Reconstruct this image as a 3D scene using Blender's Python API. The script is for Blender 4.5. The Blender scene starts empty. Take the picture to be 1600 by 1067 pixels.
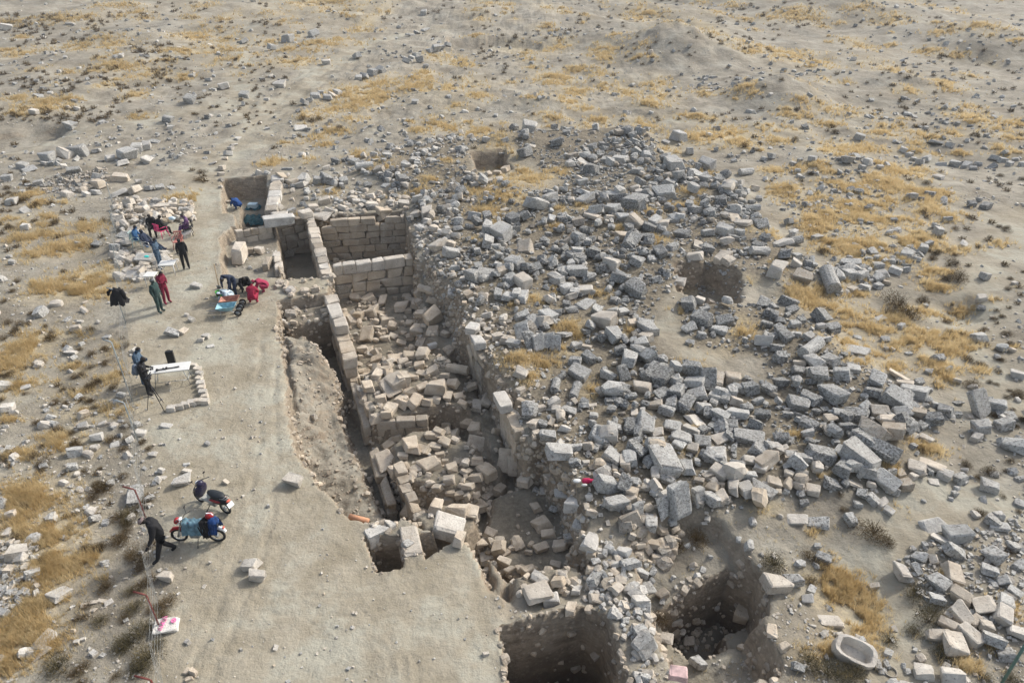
import bpy, bmesh, math, random
import numpy as np
from mathutils import Vector, Matrix
random.seed(7); rng = np.random.default_rng(7)
scene = bpy.context.scene
COL = scene.collection
R = math.radians
# ------------------------------------------------------------------ camera, sky, sun, exposure
CAM_H, PITCH, FPX = 16.3, R(32.0), 1100.0        # height above the platform, degrees below the horizon, focal length in photo pixels
cam = bpy.data.cameras.new('camera'); cam.sensor_width = 36; cam.lens = 36 * FPX / 1600
cam.clip_start = 0.5; cam.clip_end = 3000
camo = bpy.data.objects.new('camera', cam); COL.objects.link(camo)
camo.location = (0, 0, CAM_H); camo.rotation_euler = (R(90) - PITCH, 0, 0)
scene.camera = camo
SUN_EL, SUN_AZ = R(38), R(55)                     # azimuth measured from +Y (view direction) towards +X
world = bpy.data.worlds.new('World'); scene.world = world; world.use_nodes = True
wn = world.node_tree.nodes; wl = world.node_tree.links
sky = wn.new('ShaderNodeTexSky'); sky.sky_type = 'NISHITA'; sky.sun_disc = False
sky.sun_elevation = SUN_EL; sky.sun_rotation = SUN_AZ; sky.dust_density = 3.5; sky.air_density = 1.0
hz = wn.new('ShaderNodeHueSaturation'); hz.inputs['Saturation'].default_value = .62; wl.new(sky.outputs[0], hz.inputs['Color']); wl.new(hz.outputs[0], wn['Background'].inputs[0]); wn['Background'].inputs[1].default_value = 0.15
sun = bpy.data.lights.new('sun', 'SUN'); sun.energy = 2.05; sun.angle = R(3.5); sun.color = (1.0, 0.95, 0.87)
suno = bpy.data.objects.new('sun', sun); COL.objects.link(suno)
sd = Vector((math.sin(SUN_AZ) * math.cos(SUN_EL), math.cos(SUN_AZ) * math.cos(SUN_EL), math.sin(SUN_EL)))
suno.rotation_euler = sd.to_track_quat('Z', 'Y').to_euler(); suno.location = (30, 60, 60)
vs = scene.view_settings; vs.view_transform = 'Standard'; vs.look = 'None'; vs.gamma = 1; vs.exposure = 0.62; vs.use_curve_mapping = False
scene.render.engine = 'CYCLES'
scene.cycles.max_bounces = 5; scene.cycles.diffuse_bounces = 3; scene.cycles.transparent_max_bounces = 12

# ------------------------------------------------------------------ small maths
SP, CP = math.sin(PITCH), math.cos(PITCH)
def ray_dirs(px, py):
    u = (np.asarray(px, float) - 800) / FPX; v = (np.asarray(py, float) - 533.5) / FPX
    return np.stack([u, CP - v * SP, -(SP + v * CP)], -1)      # per unit depth along the view axis
def flat(px, py, z=0.0):
    d = ray_dirs(px, py); t = (z - CAM_H) / d[..., 2]
    return d[..., 0] * t, d[..., 1] * t
def project(x, y, z):
    dz = z - CAM_H; depth = y * CP - dz * SP
    return 800 + FPX * x / depth, 533.5 + FPX * (-(y * SP + dz * CP)) / depth, depth
def _hash(ix, iy, s):
    h = (ix * 374761393 + iy * 668265263 + s * 1442695041) & 0xFFFFFFFF
    h = ((h ^ (h >> 13)) * 1274126177) & 0xFFFFFFFF
    return ((h ^ (h >> 16)) & 0xFFFFFF) / float(0xFFFFFF)
def vnoise(x, y, s=0):
    ix = np.floor(x).astype(np.int64); iy = np.floor(y).astype(np.int64)
    fx = x - ix; fy = y - iy; fx = fx * fx * (3 - 2 * fx); fy = fy * fy * (3 - 2 * fy)
    a = _hash(ix, iy, s); b = _hash(ix + 1, iy, s); c = _hash(ix, iy + 1, s); d = _hash(ix + 1, iy + 1, s)
    return (a * (1 - fx) + b * fx) * (1 - fy) + (c * (1 - fx) + d * fx) * fy
def fbm(x, y, s=0, o=4):
    r = 0; a = 1; t = 0
    for k in range(o):
        r = r + a * vnoise(x * 2 ** k + 17.3 * k, y * 2 ** k - 9.1 * k, s + k); t += a; a *= .5
    return r / t * 2 - 1
def poly_sd(X, Y, P):
    """signed distance to polygon P (N,2), negative inside"""
    d2 = np.full(X.shape, 1e9); ins = np.zeros(X.shape, bool)
    for (x0, y0), (x1, y1) in zip(P, np.roll(P, -1, 0)):
        ex, ey = x1 - x0, y1 - y0; L = ex * ex + ey * ey + 1e-12
        t = np.clip(((X - x0) * ex + (Y - y0) * ey) / L, 0, 1)
        d2 = np.minimum(d2, (X - x0 - t * ex) ** 2 + (Y - y0 - t * ey) ** 2)
        c = (y0 > Y) != (y1 > Y)
        ins ^= c & (X < (x1 - x0) * (Y - y0) / ((y1 - y0) if y1 != y0 else 1e-9) + x0)
    d = np.sqrt(d2)
    return np.where(ins, -d, d)
def wpoly(pts, z=0.0):
    a = np.array([(p[0], p[1], p[2] if len(p) > 2 else z) for p in pts], float); x, y = flat(a[:, 0], a[:, 1], a[:, 2])
    return np.stack([x, y], -1)
def smooth(t):
    t = np.clip(t, 0, 1); return t * t * (3 - 2 * t)

# ------------------------------------------------------------------ materials
def mat(name):
    m = bpy.data.materials.new(name); m.use_nodes = True
    return m, m.node_tree.nodes, m.node_tree.links, m.node_tree.nodes['Principled BSDF']
def plain(name, col, rough=.8, metal=0.0, noise=.12, scale=9.0):
    m, n, l, b = mat(name)
    b.inputs['Roughness'].default_value = rough; b.inputs['Metallic'].default_value = metal
    b.inputs['Specular IOR Level'].default_value = .3
    t = n.new('ShaderNodeTexNoise'); t.inputs['Scale'].default_value = scale; t.inputs['Detail'].default_value = 5
    g = n.new('ShaderNodeNewGeometry'); l.new(g.outputs['Position'], t.inputs['Vector'])
    r = n.new('ShaderNodeMapRange'); r.inputs[1].default_value = .3; r.inputs[2].default_value = .7
    r.inputs[3].default_value = 1 - noise * 1.5; r.inputs[4].default_value = 1 + noise
    x = n.new('ShaderNodeVectorMath'); x.operation = 'SCALE'; x.inputs[0].default_value = col[:3]
    l.new(t.outputs['Fac'], r.inputs[0]); l.new(r.outputs[0], x.inputs['Scale']); l.new(x.outputs[0], b.inputs['Base Color'])
    return m
def N(n, l, kind, *ins, **props):
    """node with inputs given as values or sockets"""
    nd = n.new('ShaderNode' + kind)
    for k, v in props.items(): setattr(nd, k, v)
    for i, v in enumerate(ins):
        if v is None: continue
        if hasattr(v, 'links'): l.new(v, nd.inputs[i])
        else: nd.inputs[i].default_value = v
    return nd
def mixc(n, l, f, a, b, mode='MIX'):
    nd = n.new('ShaderNodeMix'); nd.data_type = 'RGBA'; nd.blend_type = mode
    for i, v in ((0, f), (6, a), (7, b)):
        if hasattr(v, 'links'): l.new(v, nd.inputs[i])
        else: nd.inputs[i].default_value = v if i == 0 else tuple(v) + ((1,) if len(v) == 3 else ())
    return nd.outputs[2]
def ramp(n, l, f, lo, hi, a=0.0, b=1.0):
    nd = n.new('ShaderNodeMapRange'); l.new(f, nd.inputs[0])
    for i, v in ((1, lo), (2, hi), (3, a), (4, b)): nd.inputs[i].default_value = v
    return nd.outputs[0]
def noise(n, l, pos, scale, detail=5, rough=.6):
    t = n.new('ShaderNodeTexNoise'); l.new(pos, t.inputs['Vector'])
    t.inputs['Scale'].default_value = scale; t.inputs['Detail'].default_value = detail; t.inputs['Roughness'].default_value = rough
    return t.outputs['Fac']
def math2(n, l, op, a, b):
    return N(n, l, 'Math', a, b, operation=op).outputs[0]

def ground_material():
    m, n, l, b = mat('dry_ground')
    g = n.new('ShaderNodeNewGeometry'); pos = g.outputs['Position']
    at = n.new('ShaderNodeAttribute'); at.attribute_name = 'zone'
    sep = n.new('ShaderNodeSeparateColor'); l.new(at.outputs['Color'], sep.inputs[0])
    straw, plat, rub = sep.outputs[0], sep.outputs[1], sep.outputs[2]
    big = noise(n, l, pos, .12, 6, .62); med = noise(n, l, pos, .9, 6, .65); fine = noise(n, l, pos, 7, 6, .7); grit = noise(n, l, pos, 34, 3, .7)
    c = mixc(n, l, ramp(n, l, big, .35, .65), (.235, .212, .168), (.330, .302, .247))
    c = mixc(n, l, ramp(n, l, med, .42, .70, 0, .55), c, (.165, .150, .115))
    pat = noise(n, l, pos, .33, 5, .7)
    c = mixc(n, l, ramp(n, l, pat, .52, .66, 0, .45), c, (.40, .385, .325))
    c = mixc(n, l, ramp(n, l, pat, .48, .36, 0, .65), c, (.165, .142, .108))
    # trodden platform: even, pale, slightly warm
    pc = mixc(n, l, ramp(n, l, med, .35, .65), (.270, .238, .177), (.335, .302, .234))
    pc = mixc(n, l, ramp(n, l, pat, .49, .60, 0, .7), pc, (.375, .365, .30))
    pc = mixc(n, l, ramp(n, l, pat, .47, .38, 0, .5), pc, (.215, .185, .13))
    pc = mixc(n, l, ramp(n, l, fine, .56, .72, 0, .35), pc, (.19, .165, .12))
    c = mixc(n, l, plat, c, pc)
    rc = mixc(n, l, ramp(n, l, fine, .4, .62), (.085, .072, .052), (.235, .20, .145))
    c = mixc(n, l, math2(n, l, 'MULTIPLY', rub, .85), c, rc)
    sc = mixc(n, l, ramp(n, l, fine, .35, .6), (.37, .30, .18), (.50, .41, .25))
    c = mixc(n, l, math2(n, l, 'MULTIPLY', straw, ramp(n, l, fine, .35, .55, .40, .92)), c, sc)
    # cut earth on steep faces: strata and embedded stones
    nz = n.new('ShaderNodeSeparateXYZ'); l.new(g.outputs['True Normal'], nz.inputs[0])
    steep = ramp(n, l, nz.outputs[2], .80, .45)
    sx = N(n, l, 'Mapping', pos, (0, 0, 0), (0, 0, 0), (.9, .9, 2.2)).outputs[0]
    st = noise(n, l, sx, 1.5, 7, .72)
    ec = mixc(n, l, ramp(n, l, st, .36, .62), (.165, .130, .094), (.330, .275, .205))
    v = N(n, l, 'TexVoronoi', pos, feature='F1'); v.inputs['Scale'].default_value = 5.5
    ec = mixc(n, l, ramp(n, l, v.outputs['Distance'], .32, .16, 0, .6), ec, (.40, .345, .275))
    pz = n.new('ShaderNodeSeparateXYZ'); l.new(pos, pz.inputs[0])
    ec = mixc(n, l, ramp(n, l, pz.outputs[2], -1.5, -2.8, 0, .85), ec, (.085, .062, .045))      # pit shade painted into the cut earth, darker with depth
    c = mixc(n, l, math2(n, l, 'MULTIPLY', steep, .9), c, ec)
    c = mixc(n, l, ramp(n, l, pz.outputs[2], -2.7, -3.1, 0, .8), c, (.075, .060, .048))  # same painted shade on the deepest ground, pit floors included
    # fine pale grit and dark specks
    c = mixc(n, l, ramp(n, l, grit, .64, .72, 0, .5), c, (.50, .46, .39))
    c = mixc(n, l, ramp(n, l, grit, .36, .28, 0, .4), c, (.10, .085, .065))
    c = mixc(n, l, ramp(n, l, fine, .60, .78, 0, .35), c, (.47, .43, .36))
    l.new(c, b.inputs['Base Color']); b.inputs['Roughness'].default_value = .95; b.inputs['Specular IOR Level'].default_value = .1
    h = math2(n, l, 'ADD', math2(n, l, 'MULTIPLY', fine, .06), math2(n, l, 'MULTIPLY', grit, .008))
    h = math2(n, l, 'ADD', h, math2(n, l, 'MULTIPLY', med, .25))
    h = math2(n, l, 'MULTIPLY', h, ramp(n, l, plat, 0, 1, 1, .55))
    h = math2(n, l, 'ADD', h, math2(n, l, 'MULTIPLY', st, .12))
    bp = n.new('ShaderNodeBump'); bp.inputs['Strength'].default_value = .75; bp.inputs['Distance'].default_value = 1.0
    l.new(h, bp.inputs['Height']); l.new(bp.outputs[0], b.inputs['Normal'])
    return m
def stone_material():
    """tint attribute: r lichen, g brightness, b warmth"""
    m, n, l, b = mat('limestone')
    g = n.new('ShaderNodeNewGeometry'); pos = g.outputs['Position']
    at = n.new('ShaderNodeAttribute'); at.attribute_name = 'tint'
    sep = n.new('ShaderNodeSeparateColor'); l.new(at.outputs['Color'], sep.inputs[0])
    lich, bri, warm = sep.outputs
    med = noise(n, l, pos, 2.2, 6, .65); fine = noise(n, l, pos, 12, 6, .72); spots = noise(n, l, pos, 13, 5, .82)
    cool = mixc(n, l, ramp(n, l, med, .35, .65), (.36, .355, .335), (.54, .535, .505))
    wrm = mixc(n, l, ramp(n, l, med, .35, .65), (.41, .33, .24), (.56, .48, .37))
    c = mixc(n, l, warm, cool, wrm)
    # grey crust with dark lichen speckle
    crust = mixc(n, l, ramp(n, l, fine, .38, .62), (.14, .135, .125), (.47, .475, .455))
    f = math2(n, l, 'MULTIPLY', lich, ramp(n, l, med, .30, .55, .55, 1.0))
    c = mixc(n, l, f, c, crust)
    thr = math2(n, l, 'SUBTRACT', spots, ramp(n, l, lich, 0, 1, .60, .505))
    c = mixc(n, l, ramp(n, l, thr, 0, .06, 0, .8), c, (.055, .052, .048))
    c = mixc(n, l, ramp(n, l, spots, .40, .30, 0, .5), c, (.60, .60, .55))
    sc = N(n, l, 'VectorMath', c, None, operation='SCALE'); l.new(ramp(n, l, bri, 0, 1, .45, 1.30), sc.inputs['Scale'])
    l.new(sc.outputs[0], b.inputs['Base Color']); b.inputs['Roughness'].default_value = .93; b.inputs['Specular IOR Level'].default_value = .15
    h = math2(n, l, 'ADD', math2(n, l, 'MULTIPLY', fine, .05), math2(n, l, 'MULTIPLY', spots, .02))
    bp = n.new('ShaderNodeBump'); bp.inputs['Strength'].default_value = .8; bp.inputs['Distance'].default_value = 1.0
    l.new(h, bp.inputs['Height']); l.new(bp.outputs[0], b.inputs['Normal'])
    return m
def plant_material(name, ca, cb, scale=1.3):
    m, n, l, b = mat(name)
    g = n.new('ShaderNodeNewGeometry')
    f = noise(n, l, g.outputs['Position'], scale, 4, .6); f2 = noise(n, l, g.outputs['Position'], scale * 9, 3, .6)
    c = mixc(n, l, ramp(n, l, f, .35, .65), ca, cb)
    c = mixc(n, l, ramp(n, l, f2, .4, .7, 0, .5), c, tuple(x * .55 for x in ca))
    l.new(c, b.inputs['Base Color']); b.inputs['Roughness'].default_value = .9; b.inputs['Specular IOR Level'].default_value = .1
    if 'grass' in name:
        tr_ = n.new('ShaderNodeBsdfTranslucent'); l.new(c, tr_.inputs[0]); mx = n.new('ShaderNodeMixShader'); mx.inputs[0].default_value = .5
        l.new(b.outputs[0], mx.inputs[1]); l.new(tr_.outputs[0], mx.inputs[2]); l.new(mx.outputs[0], n['Material Output'].inputs[0])
    return m
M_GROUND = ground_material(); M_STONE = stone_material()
M_GRASS = plant_material('dry_grass', (.56, .42, .21), (.74, .61, .37))
M_GRASS2 = plant_material('pale_dry_grass', (.50, .42, .26), (.62, .53, .34))
M_SHRUB = plant_material('dry_shrub', (.085, .060, .030), (.150, .105, .052))
M_TWIG = plant_material('olive_twig', (.075, .065, .035), (.150, .120, .06))

# ------------------------------------------------------------------ mesh building
def link(name, me, parent=None):
    o = bpy.data.objects.new(name, me); COL.objects.link(o)
    if parent is not None: o.parent = parent
    return o
def mesh_np(name, V, F, mats, tint=None, midx=None, smooth_=False):
    """V (n,3); F (m,k) int array of equal-sized faces; tint (n,3) point colours"""
    V = np.asarray(V, np.float32); F = np.asarray(F, np.int32); m, k = F.shape
    me = bpy.data.meshes.new(name); me.vertices.add(len(V)); me.vertices.foreach_set('co', V.ravel())
    me.loops.add(m * k); me.loops.foreach_set('vertex_index', F.ravel())
    me.polygons.add(m); me.polygons.foreach_set('loop_start', np.arange(0, m * k, k, dtype=np.int32))
    me.polygons.foreach_set('loop_total', np.full(m, k, np.int32))
    for x in mats: me.materials.append(x)
    if midx is not None: me.polygons.foreach_set('material_index', np.asarray(midx, np.int32))
    me.polygons.foreach_set('use_smooth', np.full(m, smooth_, bool))
    if tint is not None:
        a = me.color_attributes.new('tint' if tint.shape[1] == 3 else 'zone', 'FLOAT_COLOR', 'POINT')
        c = np.ones((len(V), 4), np.float32); c[:, :3] = tint[:, :3]
        a.data.foreach_set('color', c.ravel())
    me.update(calc_edges=True); me.validate()
    return me
def tag(o, label=None, cat=None, group=None, kind=None):
    if label: o['label'] = label
    if cat: o['category'] = cat
    if group: o['group'] = group
    if kind: o['kind'] = kind
    return o
# ------------------------------------------------------------------ terrain
def axis(lo, hi, step, far_lo, far_hi, g):
    a = list(np.arange(lo, hi + 1e-6, step)); s = step
    while a[-1] < far_hi: s *= g; a.append(a[-1] + s)
    s = step; b = []; x = lo
    while x > far_lo: s *= g; x -= s; b.append(x)
    return np.array(b[::-1] + a)
GX = axis(-17, 10, .09, -220, 220, 1.020); GY = axis(9.5, 42, .09, -30, 330, 1.013)
X, Y = np.meshgrid(GX, GY)
DIST = np.hypot(X, Y)
RUBBLE = [(640,300),(560,262),(600,235),(700,212),(830,203),(950,195),(1010,200),(1050,235),(1110,255),(1160,290),(1190,330),(1225,370),(1270,400),(1300,430),(1230,445),(1180,440),(1165,470),(1230,462),(1300,500),(1400,590),(1470,630),(1480,680),(1440,745),(1340,770),(1270,760),(1130,792),(1010,812),(900,800),(840,745),(800,650),(770,590),(722,520),(680,440),(655,400),(640,340)]
BARE = [(1015,490),(1060,440),(1062,415),(1150,425),(1160,470),(1068,466),(1060,500),(1085,540),(1150,545),(1195,560),(1190,592),(1120,575),(1050,562),(1020,545)]
HOLLOW2 = [(735,225),(790,225),(850,262),(880,285),(850,300),(800,300),(780,285),(735,268)]
TRENCH = [(437,505),(440,470),(517,458),(515,414),(560,411),(643,399),(658,425,.4),(698,480,.5),(738,518,.5),(762,565,.5),(784,612,.5),(810,672,.5),(850,745,.5),(900,832,.5),(922,866,.3),(905,900),(870,935),(800,930),(765,905),(742,866),(722,838),(690,835),(660,815),(625,800),(570,812),(550,805),(500,750),(470,690),(455,620),(447,560)]
PLATFORM = [(205,430),(240,350),(300,300),(348,268),(350,350),(350,430),(440,432),(515,420),(520,455),(440,470),(440,520),(460,650),(500,750),(560,815),(590,890),(640,868),(740,850),(800,1000),(830,1250),(100,1400),(250,1000),(290,900),(250,800),(232,700),(205,560)]
W_RUB = wpoly(RUBBLE, .5); W_BARE = wpoly(BARE, .6); W_HOL = wpoly(HOLLOW2, .5); W_PLAT = wpoly(PLATFORM); W_TR = wpoly(TRENCH)
wx = fbm(X * .7, Y * .7, 3, 3) * .35; wy = fbm(X * .7 + 40, Y * .7, 5, 3) * .35
Z = fbm(X * .05, Y * .05, 11, 3) * .35 * smooth((DIST - 25) / 60) + fbm(X * .25, Y * .25, 21, 4) * .16
far = smooth((DIST - 55) / 90)
Z += far * (fbm(X * .045, Y * .045, 31, 4) * 1.6 + fbm(X * .16, Y * .16, 35, 3) * .9) + smooth((DIST - 35) / 40) * (.22 * fbm(X * .42, Y * .42, 37, 3) + .20 * fbm(X * 1.1, Y * 1.1, 39, 3))
# the heaped mound under the fallen stones, higher than the platform
sdr = poly_sd(X, Y, W_RUB)
Z += smooth((1.2 - sdr) / 3.0) * (.55 + .35 * fbm(X * .3, Y * .3, 41, 3)) * np.where(sdr < 1.5, 1, 0)
# humps and hollows of the hillside (photo pixel, radius m, height m)
for px, py, r, h in [(1060,85,9,3.2),(1215,140,5,1.2),(850,165,4,.9),(690,162,4.2,1.0),(690,166,2.3,-.9),(1010,170,4,.7),(1190,160,4,.9),(1480,250,5,-.5),
                     (1240,165,5,1.0),(1500,60,8,1.6),(1310,20,12,2.2),(1030,20,10,1.5),(1380,130,6,.9),(45,205,4,-1.0),(820,66,4.5,-1.0),(1530,90,6,-1.3),(540,30,9,1.1),(200,60,10,1.0),
                     (475,185,2.2,.4),(1280,250,3,.4),(1500,485,1.6,-.4),(130,400,1.6,-.25),(110,285,2.2,-.35),(1360,900,2.0,-.3),(1330,930,1.6,-.25),(950,60,5,.8),(1400,20,8,1.0)]:
    cx, cy = flat(px, py, .0); q = ((X - cx) ** 2 + (Y - cy) ** 2) / r ** 2
    Z += h * np.exp(-q * 1.3) * (1 + .25 * fbm(X * .5, Y * .5, 51, 3))
# the trodden platform is flat
sdp = poly_sd(X + wx * .6, Y + wy * .6, W_PLAT)
pm = smooth((.6 - sdp) / 1.2)
Z = Z * (1 - pm) + pm * (.035 * fbm(X * .5, Y * .5, 61, 3))
Z += .018 * fbm(X * 3.1, Y * 3.1, 71, 3) * (1 - .4 * pm) + .022 * fbm(X * 5.3, Y * 5.3, 73, 2) * (1 - .45 * pm)
for pts, wd in (([(432,520),(428,600),(436,700),(424,800),(380,960),(330,1067)], .10), ([(408,520),(402,600),(408,700),(392,800),(345,960),(290,1067)], .10), ([(300,880),(420,930),(560,930),(700,900)], .08), ([(300,905),(420,958),(560,960),(720,935)], .08),
                ([(590,1000),(612,1030),(622,1080)], .07), ([(606,1000),(630,1030),(642,1080)], .07), ([(624,1002),(650,1034),(664,1080)], .07)):      # wheel ruts and drag marks
    P = wpoly(pts); d2 = np.full(Z.shape, 1e9)
    for (x0, y0), (x1, y1) in zip(P[:-1], P[1:]):
        ex, ey = x1 - x0, y1 - y0; t = np.clip(((X - x0) * ex + (Y - y0) * ey) / (ex * ex + ey * ey), 0, 1)
        d2 = np.minimum(d2, (X - x0 - t * ex + wx * .6) ** 2 + (Y - y0 - t * ey + wy * .6) ** 2)
    dd_ = np.sqrt(d2); Z += (-.035 * np.exp(-(dd_ / wd) ** 2) + .018 * np.exp(-((dd_ - 2 * wd) / wd) ** 2)) * (.4 + .6 * vnoise(X * 1.5, Y * 1.5, 66))
BASE = Z.copy()
def carve(poly, zun, target, w=.22, warp=.35, floor_rough=.10, raise_only=False):
    """set the inside of a polygon (photo pixels at height zun) to target (number or function of X, Y)"""
    global Z
    P = wpoly(poly, zun); lo = P.min(0) - 1.5; hi = P.max(0) + 1.5
    jx = np.where((GX > lo[0]) & (GX < hi[0]))[0]; jy = np.where((GY > lo[1]) & (GY < hi[1]))[0]
    s = np.s_[jy[0]:jy[-1] + 1, jx[0]:jx[-1] + 1]
    x, y = X[s], Y[s]
    sd_ = poly_sd(x + wx[s] * warp + .09 * fbm(x * 4, y * 4, 91, 2) * warp * 2, y + wy[s] * warp, P)
    mk = smooth(.5 - sd_ / w)
    t = target(x, y) if callable(target) else target
    t = t + floor_rough * fbm(x * 1.3, y * 1.3, 81, 4)
    zn = Z[s] * (1 - mk) + t * mk
    Z[s] = np.maximum(Z[s], zn) if raise_only else zn
def lin(p0, z0, p1, z1):
    """plane falling from z0 at pixel p0 to z1 at pixel p1"""
    x0, y0 = flat(*p0, 0); x1, y1 = flat(*p1, 0); dx, dy = x1 - x0, y1 - y0; L = dx * dx + dy * dy
    return lambda x, y: z0 + (z1 - z0) * np.clip(((x - x0) * dx + (y - y0) * dy) / L, 0, 1)
# upper-left rooms
carve([(349,281),(413,278),(419,352),(372,357),(369,334),(351,332)], 0, -1.5)
carve([(349,300),(373,300),(373,334),(351,332)], 0, -.75, .12)
carve([(346,372),(362,355),(425,352),(440,370),(432,432),(352,434)], 0, -.75)
carve([(430,345),(478,338),(515,428),(500,433),(443,434)], 0, -2.3)
carve([(488,335),(628,330),(642,372),(645,400),(600,408),(516,412),(500,372)], .1, -2.5)
# the main trench
carve(TRENCH, 0, -2.1, .3, .5)
carve([(440,470),(517,458),(522,480),(442,500)], 0, -.55, .15)                                     # shelf below the earth baulk
carve([(440,500),(525,482),(540,520),(520,560),(470,545),(438,530)], 0, -2.6, .3)
slope = lin((452,600), -.10, (528,612), -1.75)
carve([(440,528),(478,520),(540,580),(536,640),(560,700),(600,770),(610,815),(560,812),(500,750),(470,690),(452,620)], -.2, lambda x, y: slope(x, y) + .20 * fbm(x * 2.2, y * 2.2, 83, 4) + .06 * fbm(x * 7, y * 7, 85, 2), .5, .8, .28)
carve([(528,590),(562,640),(590,700),(640,790),(618,812),(585,760),(548,680),(530,630)], -1.2, -2.45, .35)
# collapsed masonry left standing inside it
carve([(560,588),(600,555),(650,545),(700,560),(745,585),(740,625),(720,640),(690,628),(640,640),(600,655),(575,650)], -.9, -.95, .3, .5, .22)
carve([(598,690),(640,668),(700,665),(745,690),(770,740),(740,775),(700,765),(650,760),(615,745)], -1.1, -1.15, .5, .6, .25)
carve([(640,800),(690,775),(745,785),(750,820),(730,845),(660,835)], -.5, -.6, .35, .5, .15)
carve([(660,448),(700,490),(722,540),(700,560),(660,530),(650,480)], -1.2, -1.3, .8, .6, .3)
carve([(725,560),(775,640),(800,700),(780,740),(745,680),(720,620)], -1.2, -1.35, .8, .6, .3)
carve([(770,770),(850,745),(885,810),(910,870),(880,890),(800,900),(760,850)], -1.3, -1.45, .4, .5, .12)
carve([(790,905),(850,885),(905,880),(945,930),(940,965),(900,950),(850,960),(790,975)], -.3, -.25, .5, .6, .22)
carve([(742,866),(770,862),(795,905),(790,935),(765,925)], -.2, -.35, .5, .6, .2)
# small square pits on the near side
carve([(571,838),(624,836),(628,884),(590,890)], 0, -1.7, .12, .15)
carve([(657,832),(705,832),(708,842),(664,868)], 0, -1.4, .12, .15)
# deep pits at the bottom
carve([(788,978),(850,966),(915,948),(945,966),(966,1020),(992,1100),(1030,1250),(825,1250),(803,1067)], 0, -4.6, .22, .25, .15)
carve([(995,845),(1030,812),(1080,800),(1130,812),(1165,850),(1195,905),(1175,935),(1200,985),(1215,1040),(1120,1062),(1070,1040),(1035,965),(1010,900)], .2, lin((1050,820), -.35, (1100,960), -1.3), .6, .5, .25)
carve([(1030,968),(1075,940),(1135,915),(1172,938),(1176,985),(1130,1010),(1090,1030),(1055,1000)], -1.3, -2.9, .22, .25, .18)
carve([(1133,965),(1172,955),(1185,1000),(1160,1010),(1140,1003)], -1.3, -1.9, .15, .3, .08)
# hollows dug in the rubble
carve([(1062,418),(1105,408),(1148,430),(1152,466),(1100,474),(1064,452)], .5, -.9, .7, .8, .2)
carve([(737,238),(785,234),(795,262),(745,268)], .5, -.8, .6, .8, .2)
carve([(1480,470),(1520,462),(1536,490),(1500,500)], 0, -.7, .8, .6, .1)

# banks and hollows far up the slope
carve([(700,60),(770,57),(842,60),(850,74),(780,78),(715,78)], 0, -1.3, 1.0, 1.0, .2)
carve([(-40,205),(40,196),(88,192),(92,206),(30,232),(-40,240)], 0, -1.0, .8, 1.0, .2)
carve([(1478,86),(1540,78),(1592,92),(1596,106),(1520,108)], 0, -1.5, 1.2, 1.0, .2)
def bil(A, x, y):
    x = np.asarray(x, float); y = np.asarray(y, float)
    i = np.clip(np.searchsorted(GX, x) - 1, 0, len(GX) - 2); j = np.clip(np.searchsorted(GY, y) - 1, 0, len(GY) - 2)
    fx = np.clip((x - GX[i]) / (GX[i + 1] - GX[i]), 0, 1); fy = np.clip((y - GY[j]) / (GY[j + 1] - GY[j]), 0, 1)
    return (A[j, i] * (1 - fx) + A[j, i + 1] * fx) * (1 - fy) + (A[j + 1, i] * (1 - fx) + A[j + 1, i + 1] * fx) * fy
def ground(x, y): return bil(Z, x, y)
def hit(px, py, off=0.0):
    """where the sight line through a photo pixel meets the terrain raised by off"""
    px = np.atleast_1d(np.asarray(px, float)); py = np.atleast_1d(np.asarray(py, float))
    d = ray_dirs(px, py); t0 = (4.0 + off - CAM_H) / d[:, 2]; t1 = (-8.0 - CAM_H) / d[:, 2]
    done = np.zeros(len(px), bool); T = t1.copy(); prev = t0.copy()
    for k in range(1, 241):
        t = t0 + (t1 - t0) * k / 240; p = d * t[:, None]
        under = (CAM_H + p[:, 2] <= ground(p[:, 0], p[:, 1]) + off) & ~done
        T[under] = t[under]; done |= under
        prev = np.where(done, prev, t)
    for _ in range(7):
        m_ = (prev + T) / 2; p = d * m_[:, None]
        u = CAM_H + p[:, 2] <= ground(p[:, 0], p[:, 1]) + off
        T = np.where(u, m_, T); prev = np.where(u, prev, m_)
    p = d * T[:, None]
    return p[:, 0], p[:, 1], CAM_H + p[:, 2]
# zones that colour the ground: r straw, g trodden, b rubble soil; straw litter is added where grass grows
straw = np.zeros_like(Z)
def straw_patch(px, py, rx, ry, k):
    x0, y0, _ = (float(a[0]) for a in hit(px, py)); x1, y1, _ = (float(a[0]) for a in hit(px + rx, py)); _, y2, _ = (float(a[0]) for a in hit(px, py + ry))
    ax = abs(x1 - x0) + .05; ay = abs(y2 - y0) + .05
    s = np.exp(-(((X - x0 + wx * 1.5) / ax) ** 2 + ((Y - y0 + wy * 1.5) / ay) ** 2) * .65) * k
    np.maximum(straw, s, out=straw)
    return x0, y0, ax, ay
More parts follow.
